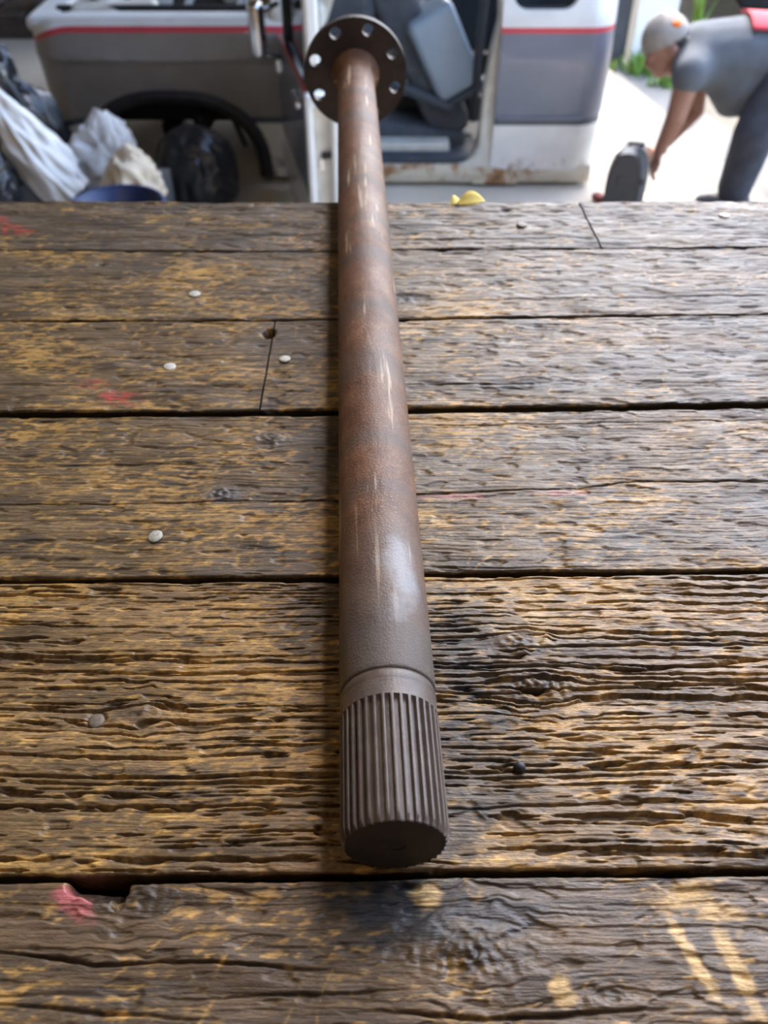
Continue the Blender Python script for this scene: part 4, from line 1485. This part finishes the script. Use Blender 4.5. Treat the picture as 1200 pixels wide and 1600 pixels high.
leaf(735, 0.025, 0.006, 0.15, 0.0085, 'bright yellow curled leaf on the far edge of the bench')
leaf(711, 0.011, 0.004, 0.8, 0.005, 'smaller pale leaf fragment left of the bright yellow leaf')

random.seed(5)


def weed(px, py, n, hgt, spread, label):
    p = at(px, py, z=G)
    r_ = empty('weed_clump', (p.x, p.y, G - 0.012))
    bm = bmesh.new()
    for i in range(n):
        a = random.uniform(0, 2 * PI)
        ox, oy = random.gauss(0, spread), random.gauss(0, spread * 0.6)
        h_ = hgt * random.uniform(0.5, 1.1)
        lean = random.uniform(0.1, 0.6) * h_
        wd = random.uniform(0.012, 0.022)
        d = Vector((math.cos(a), math.sin(a), 0))
        s_ = Vector((-d.y, d.x, 0)) * wd
        base = Vector((ox, oy, 0))
        pts = [base + d * (lean * t * t) + Vector((0, 0, h_ * t)) for t in (0, 0.35, 0.7, 1.0)]
        vv = []
        for k, q in enumerate(pts[:-1]):
            f_ = 1.0 - 0.25 * k
            vv.append((bm.verts.new(q - s_ * f_), bm.verts.new(q + s_ * f_)))
        tp = bm.verts.new(pts[-1])
        for k in range(2):
            bm.faces.new((vv[k][0], vv[k][1], vv[k + 1][1], vv[k + 1][0]))
        bm.faces.new((vv[2][0], vv[2][1], tp))
    o = from_bm('blades', bm, M['grass'], r_)
    o['kind'] = 'stuff'
    return tag(r_, label, 'weed', 'weeds along the driveway')


weed(1010, 112, 120, 0.14, 0.09, 'low green weeds at the foot of the white door post')
weed(1052, 134, 90, 0.10, 0.06, 'green weeds below the bending person\'s face')
weed(1088, 42, 26, 0.36, 0.03, 'tall green weed growing in front of the dark parked car')

car = empty('parked_car', (4.25, 8.2, G))
tag(car, 'dark blue-grey car parked far behind the bending person', 'car')
cp = [(-2.1, 0.28), (-2.15, 0.62), (-2.0, 0.80), (-1.3, 0.92), (-0.6, 1.38), (0.7, 1.42), (1.5, 1.0), (2.1, 0.90), (2.15, 0.35), (2.05, 0.25), (1.75, 0.25)]
for cx in (1.35, -1.3):
    cp += [(cx + 0.36 * math.cos(a), 0.30 + 0.36 * math.sin(a)) for a in np.linspace(0.05, PI - 0.05, 12)]
prism('car_body', cp, -0.85, 0.85, M['car'], car, 0.03)
prism('side_window', [(-1.05, 0.96), (-0.52, 1.32), (0.62, 1.35), (1.2, 1.0)], -0.862, -0.85, M['glass'], car, 0.002)
for cx in (1.35, -1.3):
    for y in (-0.78, 0.62):
        w = lathe('wheel', [(-0.02, 0.05), (-0.02, 0.20), (0.0, 0.22), (0.0, 0.29), (0.03, 0.31), (0.16, 0.31), (0.18, 0.28), (0.18, 0.05)], M['black_rubber'], car, 32)
        w.location = (cx, y, 0.31)

# ------------------------------------------------------------------ bending person
PY = 4.12
person = empty('person', (at(1150, 310, Y=PY).x, PY, G))
tag(person, 'person in grey t-shirt, dark trousers and cap bending over the black case', 'person')
PO = Vector(person.location)


def W(px, py, dy=0.0):
    return at(px, py, Y=PY + dy)


def _ico(sub):
    t = bmesh.new()
    bmesh.ops.create_icosphere(t, subdivisions=sub, radius=1.0)
    v = [q.co.copy() for q in t.verts]
    f = [[q.index for q in g.verts] for g in t.faces]
    t.free()
    return v, f


ICO2, ICO3 = _ico(2), _ico(3)


class Lump:
    """collects overlapping spheres that are later fused into one surface"""
    def __init__(self):
        self.v, self.f = [], []

    def add(self, ico, p, r):
        b = len(self.v)
        self.v += [(p[0] + q.x * r[0], p[1] + q.y * r[1], p[2] + q.z * r[2]) for q in ico[0]]
        self.f += [[i + b for i in g] for g in ico[1]]


def blob(bm, p, r):
    bm.add(ICO3, p, r if hasattr(r, '__len__') else (r, r, r))


def limb(bm, pts, radii):
    """tapered chain of overlapping spheres along a polyline"""
    pts = [Vector(p) for p in pts]
    for i in range(len(pts) - 1):
        a, b, ra, rb = pts[i], pts[i + 1], radii[i], radii[i + 1]
        k = max(2, int((b - a).length / (0.35 * min(ra, rb))))
        for j in range(k + 1):
            t = j / k
            r = ra + (rb - ra) * t
            bm.add(ICO2, a.lerp(b, t), (r, r, r))


def fuse(name, bm, mat, voxel, smooth=6, parent=person):
    o = link(name, mesh_py(name, bm.v, bm.f), mat, None, True)
    o.parent = parent
    o.matrix_parent_inverse = Matrix.Translation(-PO)
    md = o.modifiers.new('fuse', 'REMESH')
    md.mode = 'VOXEL'
    md.voxel_size = voxel
    md.use_smooth_shade = True
    sm = o.modifiers.new('smooth', 'SMOOTH')
    sm.factor = 0.5
    sm.iterations = smooth
    return o


def child(o):
    o.parent = person
    o.matrix_parent_inverse = Matrix.Translation(-PO)
    return o


NEAR, FAR = -0.15, 0.15
HIP = W(1226, 100)
SHC = W(1085, 92)
HEAD = W(1040, 68)
hip_n, hip_f = HIP + Vector((0, -0.10, -0.02)), HIP + Vector((0, 0.10, -0.02))
sh_n, sh_f = W(1078, 112, NEAR), W(1090, 104, FAR)
ground_z = G + 0.05
ank_n = Vector((at(1140, 318, Y=PY - 0.12).x, PY - 0.12, G + 0.09))
ank_f = Vector((at(1262, 318, Y=PY + 0.16).x, PY + 0.16, G + 0.09))
kn_n = W(1180, 208, -0.16)
kn_f = W(1250, 215, 0.16)
el_n, wr_n = W(1056, 184, NEAR - 0.02), W(1032, 232, NEAR + 0.06)
el_f, wr_f = W(1086, 172, FAR), W(1042, 222, FAR - 0.06)

# body: one continuous skin surface (head, neck, torso, arms, hands with fingers, legs)
bm = Lump()
limb(bm, [HIP, HIP.lerp(SHC, 0.5) + Vector((0, 0, 0.01)), SHC], [0.125, 0.12, 0.125])
limb(bm, [sh_n, SHC, sh_f], [0.06, 0.10, 0.06])
limb(bm, [SHC, HEAD + Vector((0.045, 0, 0.0))], [0.065, 0.055])
blob(bm, HEAD, (0.092, 0.076, 0.10))
fd = Vector((-0.72, -0.12, -0.68)).normalized()          # facing down and left
up_h = Vector((-0.68, 0.0, 0.72))
blob(bm, HEAD + fd * 0.045 - up_h * 0.045, (0.062, 0.058, 0.066))
blob(bm, HEAD + fd * 0.098 - up_h * 0.012, (0.018, 0.014, 0.020))
blob(bm, HEAD + fd * 0.078 - up_h * 0.075, (0.032, 0.032, 0.030))
blob(bm, HEAD + fd * 0.092 - up_h * 0.048, (0.012, 0.026, 0.012))
for sy in (-1, 1):
    blob(bm, HEAD + Vector((0.018, sy * 0.078, -0.018)), (0.020, 0.011, 0.030))
    blob(bm, HEAD + fd * 0.080 + up_h * 0.012 + Vector((0, sy * 0.032, 0)), (0.018, 0.016, 0.012))


def hand(bm, wrist, dirv, side):
    d = dirv.normalized()
    a = d.cross(Vector((0, 1, 0.2))).normalized()
    b = d.cross(a).normalized()
    palm = wrist + d * 0.05
    for k in (-1, 0, 1):
        limb(bm, [wrist, palm + b * (0.020 * k) + d * 0.035], [0.024, 0.017])
    for k, ln in zip((-1.5, -0.5, 0.5, 1.5), (0.066, 0.076, 0.072, 0.056)):
        r0 = palm + b * (0.0185 * k) + d * 0.038
        m1 = r0 + d * ln * 0.5 + a * (side * 0.008)
        limb(bm, [r0, m1, m1 + (d * 0.75 + a * (side * 0.65)).normalized() * ln * 0.5], [0.0098, 0.0090, 0.0078])
    r0 = wrist + d * 0.025 + b * 0.026
    limb(bm, [r0, r0 + (d * 0.6 + b * 0.8).normalized() * 0.035, r0 + (d * 0.9 + b * 0.6).normalized() * 0.065], [0.0125, 0.011, 0.009])


limb(bm, [sh_n, el_n, wr_n], [0.058, 0.046, 0.030])
limb(bm, [sh_f, el_f, wr_f], [0.056, 0.045, 0.030])
hand(bm, wr_n, Vector((-0.16, 0.15, -0.95)), 1)
hand(bm, wr_f, Vector((-0.85, -0.35, -0.35)), 1)
limb(bm, [hip_n, kn_n, ank_n], [0.095, 0.068, 0.045])
limb(bm, [hip_f, kn_f, ank_f], [0.095, 0.068, 0.045])
body = fuse('body', bm, M['skin'], 0.0075, 3)

# t-shirt with short sleeves, hanging at the belly
bm = Lump()
limb(bm, [HIP + Vector((0.04, 0, 0.03)), HIP.lerp(SHC, 0.5) + Vector((0, 0, 0.03)), SHC + Vector((0.02, 0, 0.01))], [0.15, 0.155, 0.145])
limb(bm, [sh_n, SHC + Vector((0.02, 0, 0)), sh_f], [0.078, 0.125, 0.078])
limb(bm, [sh_n, sh_n.lerp(el_n, 0.12)], [0.080, 0.076])
limb(bm, [sh_f, sh_f.lerp(el_f, 0.12)], [0.076, 0.072])
limb(bm, [W(1150, 120), W(1142, 158), W(1150, 165)], [0.14, 0.075, 0.05])
limb(bm, [W(1190, 120), W(1180, 150)], [0.15, 0.11])
limb(bm, [SHC, SHC.lerp(HEAD, 0.35)], [0.09, 0.074])
shirt = fuse('t_shirt', bm, M['shirt'], 0.012, 14)
shirt['label'] = 'grey short-sleeved t-shirt'

bm = Lump()
limb(bm, [hip_n, kn_n, ank_n.lerp(kn_n, 0.12)], [0.135, 0.098, 0.082])
limb(bm, [hip_f, kn_f, ank_f.lerp(kn_f, 0.12)], [0.135, 0.098, 0.082])
limb(bm, [hip_n, hip_f], [0.135, 0.135])
limb(bm, [HIP, HIP.lerp(SHC, 0.12)], [0.14, 0.135])
limb(bm, [W(1160, 262, -0.14), W(1172, 240, -0.15)], [0.085, 0.08])
tr = fuse('trousers', bm, M['trousers'], 0.014, 4)
tr['label'] = 'dark loose work trousers'
for a_ in (ank_n, ank_f):
    bm = Lump()
    limb(bm, [a_ + Vector((0.04, 0, -0.035)), a_ + Vector((-0.13, 0, -0.045))], [0.052, 0.042])
    limb(bm, [a_ + Vector((0.02, 0, -0.03)), a_ + Vector((0.01, 0, 0.05))], [0.05, 0.048])
    fuse('boot', bm, M['shoe'], 0.010, 3)
# cap and hair
bm = Lump()
blob(bm, HEAD + up_h * 0.018 + Vector((0.006, 0, 0.006)), (0.102, 0.086, 0.106))
me_ = mesh_py('cap', bm.v, bm.f)
bm = bmesh.new()
bm.from_mesh(me_)
geom = bm.verts[:] + bm.edges[:] + bm.faces[:]
pn_ = (up_h * 0.9 - fd * 0.25).normalized()
bmesh.ops.bisect_plane(bm, geom=geom, plane_co=HEAD + up_h * 0.012, plane_no=-pn_, clear_outer=True)
cap = child(from_bm('cap', bm, M['cap'], None, True))
md = cap.modifiers.new('thick', 'SOLIDIFY')
md.thickness = 0.004
cap['label'] = 'tan-grey cap worn backwards'
bm = Lump()
for k in range(-4, 5):
    blob(bm, HEAD + Vector((0.080, k * 0.011, 0.035)), (0.050, 0.022, 0.010))
fuse('cap_brim', bm, M['cap'], 0.006, 2)
bm = Lump()
blob(bm, HEAD - fd * 0.03 - up_h * 0.005, (0.080, 0.079, 0.070))
fuse('hair', bm, M['hair'], 0.008, 1)
bm = Lump()
blob(bm, HEAD + Vector((0.012, -0.055, 0.088)), (0.024, 0.016, 0.016))
fuse('cap_patch', bm, M['orange'], 0.004, 1)['label'] = 'orange patch on the cap'
# red print across the back of the shirt
bm = bmesh.new()
a0 = HIP.lerp(SHC, 0.12)
a1 = HIP.lerp(SHC, 0.55)
cols_ = []
for i in range(13):
    c = a0.lerp(a1, i / 12) + Vector((0, 0, 0.03))
    cols_.append([bm.verts.new(c + Vector((0, 0.168 * math.sin(R(an)), 0.168 * math.cos(R(an))))) for an in np.linspace(-42, 30, 12)])
for i in range(12):
    for k in range(11):
        bm.faces.new((cols_[i][k], cols_[i + 1][k], cols_[i + 1][k + 1], cols_[i][k + 1]))
pr = child(from_bm('back_print', bm, M['red'], None, True))
pr['label'] = 'red print on the back of the t-shirt'
md = pr.modifiers.new('thick', 'SOLIDIFY')
md.thickness = 0.004
